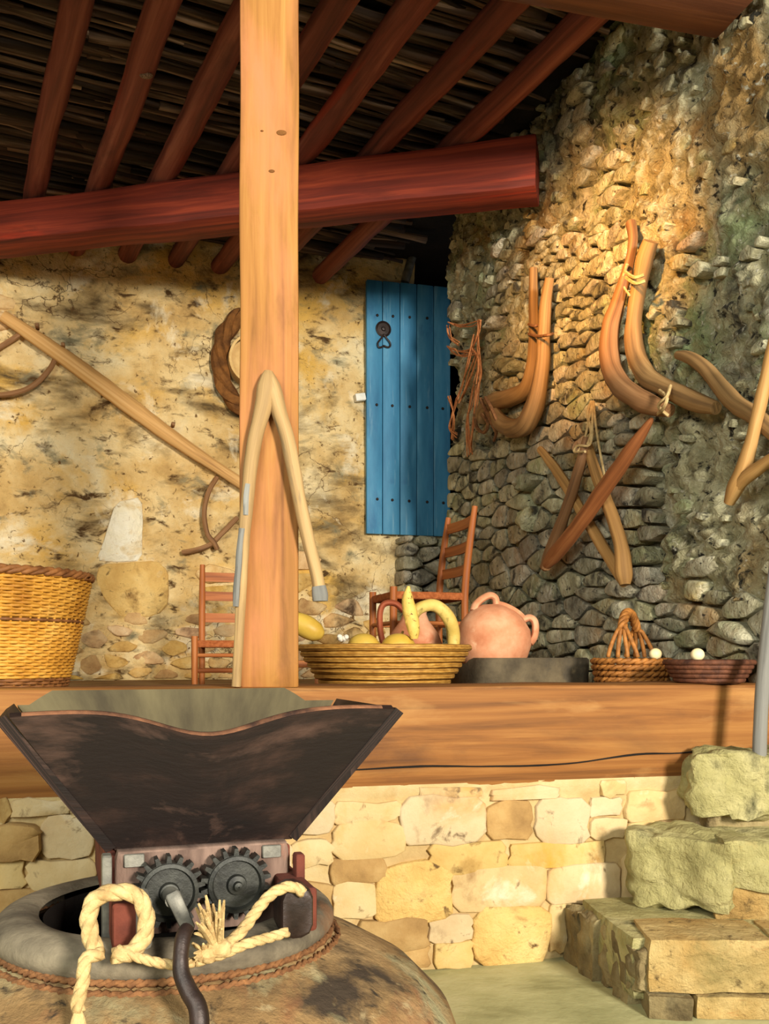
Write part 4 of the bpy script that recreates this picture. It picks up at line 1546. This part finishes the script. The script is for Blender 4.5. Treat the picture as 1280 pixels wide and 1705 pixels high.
for (px, Y, rx, rz, lb) in ((605, 3.36, .056, .046, 'round yellow gourd in the straw basket, next to the cotton tuft'),
                            (663, 3.38, .060, .046, 'round yellow gourd in the straw basket, at the foot of the speckled gourd')):
    q = V(((px - CX) * Y / FPX, Y, GZ + .024))
    t = thing('round_gourd', lb, 'gourd', q - V((0, 0, rz)), 'round yellow gourds in the straw basket')
    mb = MB()
    ellipsoid(mb, q, rx, rx * .95, rz, 24, 14, None, 0.04, px)
    mb.build('gourd_body', M['gourd'], t)
    mb = MB()
    tube(mb, [tuple(q + V((0.012, 0.02, rz * .93))) + (.006,), tuple(q + V((0.017, 0.024, rz + .008))) + (.004,)], seg=6, per=1)
    mb.build('stem', M['straw'], t)
q = at(514, 1046, 3.5)
t = thing('yellow_squash', 'elongated yellow squash on the basket rim right against the post', 'squash', q - V((0, 0, .03)))
mb = MB()
Rq = Matrix.Rotation(math.radians(28), 3, 'Y')
tube(mb, [tuple(q + Rq @ V((x, 0, 0))) + (r,) for x, r in ((-.09, .010), (-.07, .03), (-.02, .042), (.03, .036), (.055, .018), (.06, .006))], seg=14, per=5, rough=.05)
mb.build('squash_body', M['gourd'], t)
t = thing('speckled_gourd', 'upright slender speckled gourd standing in the straw basket', 'gourd', at(683, 1060, 3.35))
mb = MB()
tube(mb, [tuple(at(x, y, 3.35)) + (r * 3.35 / FPX,) for x, y, r in ((690, 1064, 6), (688, 1046, 11), (683, 1022, 12), (679, 1000, 10), (679, 986, 6), (680, 976, 2.5))], seg=14, per=6, rough=0.10, rs=40)
mb.build('gourd_body', M['gourd_spot'], t)
t = thing('arched_gourd', 'long gourd bent into an arch above the right side of the straw basket', 'gourd', at(754, 1066, 3.5))
mb = MB()
tube(mb, [tuple(at(x, y, yy)) + (r * 3.5 / FPX,) for x, y, r, yy in ((688, 1030, 8, 3.42), (692, 1018, 10, 3.43), (704, 1010, 10, 3.45), (722, 1008, 10.5, 3.48), (738, 1018, 11, 3.5), (750, 1036, 11.5, 3.52), (755, 1056, 11, 3.54), (755, 1080, 10, 3.54))], seg=14, per=7, rough=0.05, rs=20)
mb.build('gourd_body', M['gourd_neck'], t)
q = at(571, 1066, 3.28)
t = thing('cotton_tuft', 'small white cotton tuft on the rim of the straw basket', 'cotton', q)
mb = MB()
for k_ in range(6):
    ellipsoid(mb, q + V((random.uniform(-.012, .012), random.uniform(-.008, .008), random.uniform(0.0, .018))), .010, .010, .009, 10, 6, None, .2, k_)
mb.build('tuft', M['cotton'], t)

# ---- jug behind the basket
JC = V(((690 - CX) * 4.05 / FPX, 4.05, FZ))
t = thing('clay_jug', 'small pink clay jug with a red handle behind the straw basket', 'jug', JC)
mb = MB()
lathe(mb, [(0.07, 0), (0.10, 0.03), (0.128, 0.11), (0.126, 0.18), (0.10, 0.25), (0.062, 0.30), (0.05, 0.33), (0.055, 0.355), (0.045, 0.355), (0.04, 0.32)], JC, 40, .01)
mb.build('jug_body', M['terracotta'], t)
mb = MB()
tube(mb, [(JC.x + x, JC.y - .05 * 0, FZ + z, .013) for x, z in ((-.045, .345), (-.08, .375), (-.125, .375), (-.145, .34), (-.145, .27), (-.135, .22), (-.115, .19))], seg=10, per=6, squash=1.5)
mb.build('jug_handle', M['terracotta_red'], t)
# ---- trough and the big tilted pot
TC = V((0.525, 3.82, FZ))
t = thing('stone_trough', 'shallow dark grey trough behind the sill beam under the tilted pot', 'trough', TC)
mb = MB()
ang = math.radians(24)
hw, hd = .25, .17


def tr(x, y, z):
    return TC + V((x * math.cos(ang) - y * math.sin(ang), x * math.sin(ang) + y * math.cos(ang), z))


def rring(kx, ky, z, n=9):
    row = []
    for sx, sy in ((1, 1), (-1, 1), (-1, -1), (1, -1)):
        c = .06
        for i in range(4):
            a = {(1, 1): 0, (-1, 1): PI / 2, (-1, -1): PI, (1, -1): 1.5 * PI}[(sx, sy)] + i / 3 * PI / 2
            row.append(tr(sx * (kx - c) + c * math.cos(a), sy * (ky - c) + c * math.sin(a), z))
    return row


loft(mb, [rring(.235, .155, 0), rring(.25, .17, .02), rring(.253, .173, .140), rring(.247, .167, .148), rring(.222, .142, .146), rring(.214, .134, .062)], caps=True)
mb.build('trough_body', M['trough'], t)
PC = V((0.418, 3.74, FZ + .066))
t = thing('clay_pot', 'big round terracotta pot with two ears tilted over on the grey trough', 'pot', PC)
Rp = Matrix.Rotation(math.radians(30), 3, 'Y') @ Matrix.Rotation(math.radians(-10), 3, 'X')
cc = PC + V((0, 0, 0.138))
mb = MB()
lathe(mb, [(0.001, -.138), (0.06, -.134), (0.105, -.10), (0.138, -.04), (0.147, .015), (0.138, .065), (0.112, .108), (0.078, .132), (0.066, .140), (0.068, .152), (0.060, .155), (0.054, .14), (.05, .11), (.001, .10)], cc, 48, .012, Rp)
mb.build('pot_body', M['terracotta'], t)
for sx in (-1, 1):
    mb = MB()
    pts = [(sx * .060, -.02, .138), (sx * .076, -.022, .158), (sx * .100, -.025, .156), (sx * .120, -.025, .128), (sx * .130, -.025, .095), (sx * .126, -.025, .07)]
    tube(mb, [tuple(cc + Rp @ V(p)) + (.014,) for p in pts], seg=10, per=6, squash=1.4)
    mb.build('ear', M['terracotta'], t)

# ---- basket with a twisted handle, and the flat dark basket
HC = V((0.915, 3.56, FZ))
hb = thing('handled_basket', 'low brown willow basket with a tall twisted handle near the stone wall', 'basket', HC)
for i in range(6):
    f = (i + .5) / 6
    r = 0.108 + 0.032 * f ** .7
    z = 0.012 + .135 * f
    for j in range(2):
        mb = MB()
        pts = []
        for k_ in range(60):
            a = 2 * PI * k_ / 60
            tw = a * 14 + PI * j
            pts.append((HC.x + (r + .006 * math.cos(tw)) * math.cos(a), HC.y + (r + .006 * math.cos(tw)) * math.sin(a), FZ + z + .006 * math.sin(tw), .008))
        tube(mb, pts + [pts[0]], seg=6, per=1, ring=True, up=(0, 0, 1))
        mb.build('coil', M['willow'], hb, sharp=0)
mb = MB()
lathe(mb, [(0.001, 0.002), (0.115, 0.002), (0.13, 0.10), (0.10, .118), (0.001, .12)], HC, 30, .03)
mb.build('basket_floor', M['wicker_dark'], hb)
hv = V((0.5, 0.87, 0)).normalized()          # plane of the handle: seen nearly edge-on
for j in range(4):
    mb = MB()
    pts = []
    for k_ in range(41):
        f = k_ / 40
        a = PI * f
        tw = f * 26 + 2 * PI * j / 4
        base = HC + V((0.0, 0, 0.15)) + hv * (0.115 * math.cos(a)) + V((0, 0, 0.165 * math.sin(a) ** 0.8)) + V((-.012, 0, 0)) * math.sin(a)
        s2 = hv.cross(V((0, 0, 1)))
        sp_ = 0.010 + 0.030 * max(0, abs(f - .5) * 2 - .62) / .38
        rad = (hv * math.cos(a) + V((0, 0, 1)) * math.sin(a))
        if abs(f - .5) * 2 > .62:
            lat = s2 * sp_ * (-1.5 + j) * 0.9
            pts.append(tuple(base + lat) + (.008,))
        else:
            pts.append(tuple(base + s2 * sp_ * math.cos(tw) + rad * .010 * math.sin(tw)) + (.009,))
    tube(mb, pts, seg=7, per=2)
    mb.build('handle_strand', M['willow'], hb, sharp=0)
FC = V((1.085, 3.215, 0.852))
fbk = thing('flat_basket', 'flat dark coiled straw basket on the sill beam beside the grey pole', 'basket', FC)
for i in range(5):
    f = (i + .5) / 5
    r = 0.10 + 0.045 * f ** .8
    z = 0.008 + .072 * f
    mb = MB()
    pts = [(FC.x + r * math.cos(a), FC.y + r * math.sin(a), FC.z + z, .0095) for a in [2 * PI * k_ / 60 for k_ in range(60)]]
    tube(mb, pts + [pts[0]], seg=8, per=1, ring=True, up=(0, 0, 1), rough=.15, rs=40)
    mb.build('coil', M['coil_dark'], fbk, sharp=0)
mb = MB()
lathe(mb, [(0.001, 0.002), (0.10, 0.002), (0.135, 0.05), (0.08, .055), (0.001, .055)], FC, 30, .03)
mb.build('basket_floor', M['coil_dark'], fbk)
for (px, py, Y, lb) in ((1091, 1086, 3.50, 'cream egg at the foot of the twisted basket handle'), (1161, 1087, 3.20, 'cream egg in the flat dark basket by the grey pole')):
    q = at(px, py + 3, Y)
    mb = MB()
    ellipsoid(mb, q, .023, .0215, .0215, 18, 12)
    o = mb.build('egg', M['egg'], origin=q)
    tag(o, lb, 'egg', 'eggs in the brown baskets')

# ================================================================== STEPS AND POLE


def blk(p, top_z, bot_z, skew=None):
    """p: four plan points (x,y), anticlockwise from the left front"""
    return [V((x, y, bot_z)) for x, y in p] + [V((x, y, top_z)) for x, y in p]


st = thing('stone_steps', 'rough stone steps rising to the sill beam at the lower right', 'steps', V((1.0, 2.75, 0)))


def step_rock(p, z0, z1, m_, name='stone', n=10, rnd=.16, amp=.012, sc=7, seed=0, rid=0.0):
    mb = MB()
    rock(mb, blk(p, z1, z0), n, rnd, amp, sc, seed, rid)
    return mb.build(name, M[m_], st, origin=V((sum(a[0] for a in p) / 4, sum(a[1] for a in p) / 4, z0)), sharp=55)


# first step: tread, front stones, side slabs
step_rock([(.655, 2.56), (1.60, 2.56), (1.60, 3.12), (.60, 2.97)], .03, .195, 'step_green', 'tread', 12, .06, .008, 6, 1)
step_rock([(.69, 2.515), (1.02, 2.50), (1.02, 2.72), (.70, 2.72)], .066, .205, 'step_yellow', 'stone', 12, .10, .008, 7, 2)
step_rock([(1.025, 2.50), (1.6, 2.48), (1.6, 2.72), (1.03, 2.72)], .10, .202, 'step_yellow', 'stone', 12, .10, .010, 7, 3)
step_rock([(1.03, 2.512), (1.6, 2.49), (1.6, 2.72), (1.03, 2.72)], .0, .096, 'step_green', 'stone', 10, .14, .012, 7, 4)
step_rock([(.686, 2.50), (.80, 2.48), (.80, 2.64), (.70, 2.64)], 0, .062, 'step_brown', 'stone', 8, .14, .006, 9, 5)
step_rock([(.81, 2.50), (1.02, 2.49), (1.02, 2.64), (.81, 2.64)], 0, .060, 'step_yellow', 'stone', 8, .14, .006, 9, 6)
sx0, sy0, sx1, sy1 = .672, 2.52, .560, 3.00
sl = [0.0, .17, .36, .55, .76, 1.0]
for i in range(5):
    f0, f1 = sl[i], sl[i + 1] - .015
    p0 = (sx0 + (sx1 - sx0) * f0, sy0 + (sy1 - sy0) * f0)
    p1 = (sx0 + (sx1 - sx0) * f1, sy0 + (sy1 - sy0) * f1)
    o_ = rng.uniform(-.012, .012)
    step_rock([(p0[0] + o_, p0[1]), (p0[0] + .09, p0[1] + .01), (p1[0] + .09, p1[1] + .02), (p1[0] + o_, p1[1])], -.01 + (.055 if i == 0 else 0), .19 + rng.uniform(-.02, .012), 'step_brown', 'stone', 8, .16, .014, 11, 10 + i, .03)
# second step
step_rock([(.725, 2.88), (.985, 2.685), (1.10, 2.95), (.80, 3.06)], .20, .425, 'step_green', 'stone', 20, .22, .030, 6, 20, .03)
step_rock([(.955, 2.715), (1.20, 2.665), (1.26, 3.0), (1.0, 3.0)], .285, .422, 'step_green', 'stone', 14, .14, .016, 7, 21, .015)
step_rock([(1.205, 2.675), (1.42, 2.66), (1.5, 3.0), (1.21, 3.0)], .28, .418, 'step_yellow', 'stone', 14, .14, .016, 7, 25, .015)
step_rock([(.94, 2.74), (1.16, 2.69), (1.2, 3.0), (.98, 3.0)], .19, .29, 'step_yellow', 'stone', 12, .16, .014, 7, 22, .015)
step_rock([(1.165, 2.69), (1.42, 2.68), (1.5, 3.0), (1.18, 3.0)], .19, .285, 'step_green', 'stone', 12, .16, .014, 7, 26, .015)
step_rock([(.79, 2.95), (1.5, 2.88), (1.6, 3.2), (.82, 3.08)], .19, .40, 'step_green', 'stone', 8, .12, .01, 7, 23)
# third step
step_rock([(.925, 2.93), (1.62, 2.80), (1.62, 3.21), (.95, 3.055)], .45, .655, 'step_green', 'stone', 20, .20, .034, 7, 30, .035)
step_rock([(.99, 2.98), (1.62, 2.90), (1.62, 3.25), (1.0, 3.08)], .40, .47, 'step_brown', 'stone', 10, .14, .012, 8, 31)
# grey pole leaning beside the beam
mb = MB()
pts = [at(1264, 1262, 2.93), at(1267, 1180, 2.94), at(1275, 1080, 2.95), at(1294, 920, 2.98), at(1322, 720, 3.0)]
tube(mb, [tuple(p) + (0.021,) for p in pts], seg=12, per=6, rough=.06)
o = mb.build('grey_pole', M['grey_pole'], origin=pts[0])
tag(o, 'weathered grey wooden pole standing on the top step by the beam end', 'pole')

# ================================================================== JAR AND GRAPE CRUSHER
JX, JY = -0.408, 1.81
jc = V((JX, JY, 0.028))
jr = thing('clay_storage_jar', 'huge weathered clay storage jar in front of the cream stone wall', 'jar', jc)
mb = MB()
lathe(mb, [(0.36, -0.028), (0.46, 0.02), (0.545, 0.12), (0.56, 0.18), (0.535, 0.25), (0.47, 0.315), (0.39, 0.362), (0.325, 0.392), (0.297, 0.405), (0.288, 0.415), (0.25, .42)], jc, 96, 0.008, None, 2, 5, caps=False)
mb.build('jar_body', M['jar'], jr)
mb = MB()
prof = []
for i in range(15):
    a = -PI * .62 + i / 14 * PI * 1.35
    prof.append((0.262 + 0.050 * math.cos(a), 0.428 + 0.034 * math.sin(a)))
lathe(mb, prof, jc, 96, 0.012, None, 4, 5, caps=False)
mb.build('jar_rim', M['jar_rim'], jr)
mb = MB()
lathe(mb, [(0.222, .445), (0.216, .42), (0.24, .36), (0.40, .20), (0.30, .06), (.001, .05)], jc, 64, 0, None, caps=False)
mb.build('jar_inside', M['jar_dark'], jr)
for j in range(2):
    for tw_ in range(2):
        mb = MB()
        pts = []
        for k_ in range(160):
            a = 2 * PI * k_ / 160
            tt = a * 60 + PI * tw_
            r = 0.306 + .012 * j + .004 * math.cos(tt)
            pts.append((JX + r * math.cos(a), JY + r * math.sin(a), 0.435 - .014 * j + .004 * math.sin(tt), .0052))
        tube(mb, pts + [pts[0]], seg=5, per=1, ring=True, up=(0, 0, 1))
        mb.build('binding_rope', M['rope_brown'], jr, sharp=0)

HO = V((-0.36, 1.84, 0))
hu = V((0.945, 0.327, 0)).normalized()
hvv = V((-hu.y, hu.x, 0))


def Lc(u, v, z):
    return HO + hu * u + hvv * v + V((0, 0, z))


gc = thing('grape_crusher', 'old hand-cranked crusher with a dark wooden hopper and iron gears over the jar', 'crusher', Lc(0, 0, .47))


def panel(tl, tr_, br_, bl_, thick, n, topf, name, m_, inner=None, edge=None):
    tl, tr_, br_, bl_ = V(tl), V(tr_), V(br_), V(bl_)
    nrm = (tr_ - tl).cross(bl_ - tl).normalized()
    up = ((tl - bl_) + (tr_ - br_)).normalized()
    mb = MB()
    secs = []
    for i in range(n + 1):
        f = i / n
        t_ = tl.lerp(tr_, f) + up * topf(f)
        b_ = bl_.lerp(br_, f)
        secs.append([t_, b_, b_ - nrm * thick, t_ - nrm * thick])
    # front, bottom, back, top strips as a loft; then caps
    loft(mb, secs)
    return mb, nrm


TW, TD, TZ = .326, .183, .85
BW_, BD, BZ = .152, .085, .612


def scallop(f):
    return 0.006 - 0.040 * math.exp(-((f - .49) / .17) ** 2) + 0.004 * math.sin(f * 9)


def backtop(f):
    k = min(1, max(0, (f - .04) / .05)) * min(1, max(0, (.90 - f) / .06))
    return 0.030 * k


FL, FR, BL_, BR_ = Lc(-TW, -TD, TZ), Lc(TW, -TD, TZ), Lc(-TW, TD, TZ), Lc(TW, TD, TZ)
fl, fr, bl2, br2 = Lc(-BW_, -BD, BZ), Lc(BW_, -BD, BZ), Lc(-BW_, BD, BZ), Lc(BW_, BD, BZ)
th = 0.018
hop = None
ins = V((0, 0, 0))
mbp, nr = panel(FL, FR + hu * .004, fr + hu * .010, fl - hu * .004, -th if False else th, 36, scallop, '', None)
hopper = mbp.build('hopper_front', M['hopper'], gc, origin=Lc(0, -.13, BZ), sharp=30)
orient(hopper)
mbp, nr = panel(BR_, BL_, bl2, br2, th, 30, lambda f: backtop(1 - f), '', None)
o = mbp.build('hopper_back', M['hopper_in'], gc, origin=Lc(0, .13, BZ), sharp=30)
orient(o)
for nm, a, b, c, d in (('hopper_side', BL_, FL, fl, bl2), ('hopper_side', FR, BR_, br2, fr)):
    out_ = hu * (-.004 if a is BL_ else .004)
    e = hvv * (-.022)
    if a is BL_:
        mbp, nr = panel(a + out_, b + out_ + e, c + out_ + e, d + out_, th, 8, lambda f: 0.004, '', None)
    else:
        mbp, nr = panel(a + out_ + e, b + out_, c + out_, d + out_ + e, th, 8, lambda f: 0.004, '', None)
    o = mbp.build(nm, M['hopper'], gc, origin=(a + c) / 2, sharp=30)
    orient(o)
# top edge of the front panel, its warm light painted as paler wood
mb = MB()
pts = []
nfr = (FR - FL).cross(fl - FL).normalized()
upf = ((FL - fl) + (FR - fr)).normalized()
for i in range(1, 36):
    f = i / 36
    pts.append(tuple(FL.lerp(FR, f) + upf * (scallop(f) - .002) - nfr * (th * .5)) + (.0080,))
tube(mb, pts, seg=8, per=2, squash=.6, up=tuple(nfr))
mb.build('hopper_edge', M['hopper_edge'], hopper)
# box with the rollers under the hopper
mb = MB()
bar(mb, Lc(-.160, -.165, .545), Lc(.138, -.165, .545), .03, .145, bev=.004)
mb.build('front_board', M['crusher'], gc)
mb = MB()
bar(mb, Lc(-.15, .165, .545), Lc(.15, .165, .545), .03, .145, bev=.004)
mb.build('back_board', M['crusher'], gc)
for sx in (-1, 1):
    mb = MB()
    bar(mb, Lc(sx * .152 - .012, -.150, .54), Lc(sx * .152 - .012, .150, .54), .016, .13, bev=.004)
    mb.build('side_board', M['redwood'], gc)
    mb = MB()
    bar(mb, Lc(sx * .05, -.15, .55), Lc(sx * .05, .15, .55), .085, .085, bev=.035)
    mb.build('roller', M['crusher'], gc)
    mb = MB()
    bar(mb, Lc(sx * .118 - .012, -.187, .602), Lc(sx * .118 - .012, -.178, .602), .034, .022, bev=.002)
    mb.build('bracket', M['iron_grey'], gc)
    # rail that rests on the rim of the jar
    mb = MB()
    bar(mb, Lc(sx * .142 - .008, -.305, .525), Lc(sx * .142 - .008, .32, .525), .046, .072, bev=.006, n=4)
    rl = mb.build('rail', M['redwood'], gc)
    if sx < 0:
        rl_l = rl
mb = MB()
bar(mb, Lc(-.125, -.318, .530), Lc(-.125, -.25, .530), .024, .082, bev=.008)
mb.build('rail_plate', M['iron_grey'], rl_l)
for sx, z1_ in ((-1, .62), (1, .60)):
    mb = MB()
    bar(mb, Lc(sx * .163 - .013, -.205, .47), Lc(sx * .163 - .013, -.205, z1_), .016, .03, up=tuple(hvv), bev=.003)
    mb.build('strap', M['iron_grey'] if sx < 0 else M['redwood'], gc)
# dark iron end cap on the right rail
mb = MB()
Rg = (-hvv).to_track_quat('Z', 'Y').to_matrix()
bar(mb, Lc(.120, -.318, .526), Lc(.120, -.255, .526), .054, .086, bev=.02)
mb.build('rail_cap', M['black_iron'], rl)
# gears


def gear(u, z, r, nt, name, label, m_):
    c = Lc(u, -.205, z)
    mb = MB()
    secs = []
    prof = []
    for k_ in range(nt):
        for (f, rr) in ((0.0, r), (.22, r), (.34, r * 1.24), (.62, r * 1.24), (.76, r), (1, r))[:5]:
            a = 2 * PI * (k_ + f) / nt
            prof.append((rr * math.cos(a), rr * math.sin(a)))
    for w_ in (-.014, .014):
        secs.append([c + hu * x + V((0, 0, y)) - hvv * w_ for x, y in prof])
    loft(mb, secs)
    lathe(mb, [(r * .99, .012), (r * .99, .020), (r * .86, .022), (r * .80, .014), (r * .36, .015), (r * .32, .024), (r * .16, .026), (r * .14, .036), (.001, .038)], c, 36, 0, Rg, caps=False)
    g = mb.build(name, m_, gc, origin=c, sharp=35)
    orient(g)
    return g, c


g1, gcen1 = gear(-.076, .552, .049, 18, 'gear', '', M['iron'])
g2, gcen2 = gear(.037, .557, .049, 18, 'gear', '', M['iron'])
# crank: short arm, joint and dark curved handle
ck = [Lc(-.076, -.225, .552), Lc(-.076, -.275, .552)]
mb = MB()
tube(mb, [tuple(p) for p in ck], .013, seg=14, per=1)
mb.build('crank_shaft', M['iron_grey'], g1)
mb = MB()
bar(mb, Lc(-.078, -.272, .564), Lc(-.052, -.290, .505), .026, .014, up=tuple(hvv), bev=.004, n=4, taper=(.85, 1))
mb.build('crank_arm', M['iron_grey'], g1)
mb = MB()
hp_ = [at(312, 1546, 1.46), at(305, 1560, 1.445), at(301, 1590, 1.43), at(302, 1620, 1.42), at(314, 1650, 1.41), at(328, 1675, 1.40), at(332, 1705, 1.39), at(328, 1745, 1.38)]
tube(mb, [tuple(p) + (r,) for p, r in zip(hp_, (.011, .012, .0115, .0125, .0135, .014, .0145, .012))], seg=14, per=7)
mb.build('crank_handle', M['black_iron'], gc)

# ropes tying the crusher to the jar


def rope(pts, r, parent, name='rope', m_='rope', turns=55, per=8):
    """three strands twisted around a path"""
    sp = spline([tuple(p) for p in pts], per)
    P, T, N = frames(sp)
    L = [0.0]
    for i in range(len(P) - 1):
        L.append(L[-1] + (P[i + 1] - P[i]).length)
    n = max(12, int(L[-1] / (r * 0.55)))
    # resample
    Q = []
    j = 0
    for i in range(n + 1):
        d = L[-1] * i / n
        while j < len(L) - 2 and L[j + 1] < d:
            j += 1
        f = (d - L[j]) / max(1e-9, L[j + 1] - L[j])
        Q.append(tuple(P[j].lerp(P[j + 1], min(1, f))))
    P, T, N = frames(Q)
    mb = MB()
    for k_ in range(3):
        st_ = []
        for i, (p, t_, n_) in enumerate(zip(P, T, N)):
            a = 2 * PI * k_ / 3 + (L[-1] * i / n) / (r * 6.0) * 2 * PI
            st_.append(tuple(p + (n_ * math.cos(a) + t_.cross(n_) * math.sin(a)) * r * .40) + (r * .66,))
        tube(mb, st_, seg=7, per=1)
    return mb.build(name, M[m_], parent, sharp=0)


rp = thing('tie_rope', 'pale thick rope looped over the left rail and knotted around the jar neck', 'rope', at(200, 1560, 1.47))
rr = .0105
rope([at(160, 1585, 1.455), at(150, 1555, 1.46), at(148, 1520, 1.465), at(162, 1494, 1.47), at(196, 1485, 1.475), at(226, 1490, 1.48), at(241, 1515, 1.48), at(243, 1545, 1.475), at(234, 1570, 1.468), at(214, 1588, 1.46), at(188, 1590, 1.452)], .0135, rp)
rope([at(172, 1588, 1.445), at(150, 1592, 1.44), at(140, 1605, 1.43), at(138, 1635, 1.425), at(130, 1665, 1.415), at(130, 1685, 1.41)], rr, rp)
mb = MB()
for k_ in range(16):
    a = random.uniform(0, 6.28)
    p0 = at(130, 1680, 1.41)
    tube(mb, [tuple(p0) + (.004,), tuple(p0 + V((math.cos(a) * .006, math.sin(a) * .006, -.015))) + (.004,), tuple(p0 + V((math.cos(a) * .012, math.sin(a) * .012, -.038))) + (.002,)], seg=5, per=2)
mb.build('frayed_end', M['rope'], rp)
rope([at(196, 1580, 1.455), at(224, 1592, 1.452), at(258, 1602, 1.452), at(290, 1606, 1.458), at(322, 1602, 1.468)], .008, rp)
rq = thing('tie_rope', 'pale rope with frayed knot rising to the dark cap of the right rail', 'rope', at(380, 1570, 1.5))
rope([at(325, 1600, 1.472), at(352, 1592, 1.48), at(378, 1572, 1.495), at(404, 1548, 1.51), at(432, 1510, 1.53), at(456, 1486, 1.55), at(484, 1476, 1.565), at(504, 1486, 1.575)], .0095, rq)
rope([at(342, 1596, 1.474), at(372, 1588, 1.485), at(410, 1572, 1.50), at(445, 1562, 1.52), at(478, 1552, 1.545)], .0085, rq)
ellip = MB()
ellipsoid(ellip, at(364, 1578, 1.482), .020, .016, .016, 14, 10, None, .3, 4, 60)
ellipsoid(ellip, at(346, 1590, 1.474), .014, .013, .013, 14, 10, None, .3, 7, 60)
ellip.build('knot', M['rope'], rq)
for (bx, by, tx_, ty_, n_) in ((362, 1568, 352, 1512, 26), (340, 1586, 324, 1588, 14), (350, 1556, 336, 1530, 12)):
    mb = MB()
    for k_ in range(n_):
        p0, p1 = at(bx, by, 1.482), at(tx_, ty_, 1.46)
        d = V((random.uniform(-1, 1), random.uniform(-1, 1), random.uniform(-1, 1))) * .020
        tube(mb, [tuple(p0 + d * .3) + (.0042,), tuple(p0.lerp(p1, .5) + d * .6) + (.004,), tuple(p0.lerp(p1, random.uniform(.8, 1.05)) + d) + (.0018,)], seg=5, per=2)
    mb.build('frayed_end', M['rope'], rq)
print('objects', len(bpy.data.objects), 'tris', sum(len(m.loop_triangles) or sum(len(p.vertices) - 2 for p in m.polygons) for m in bpy.data.meshes))
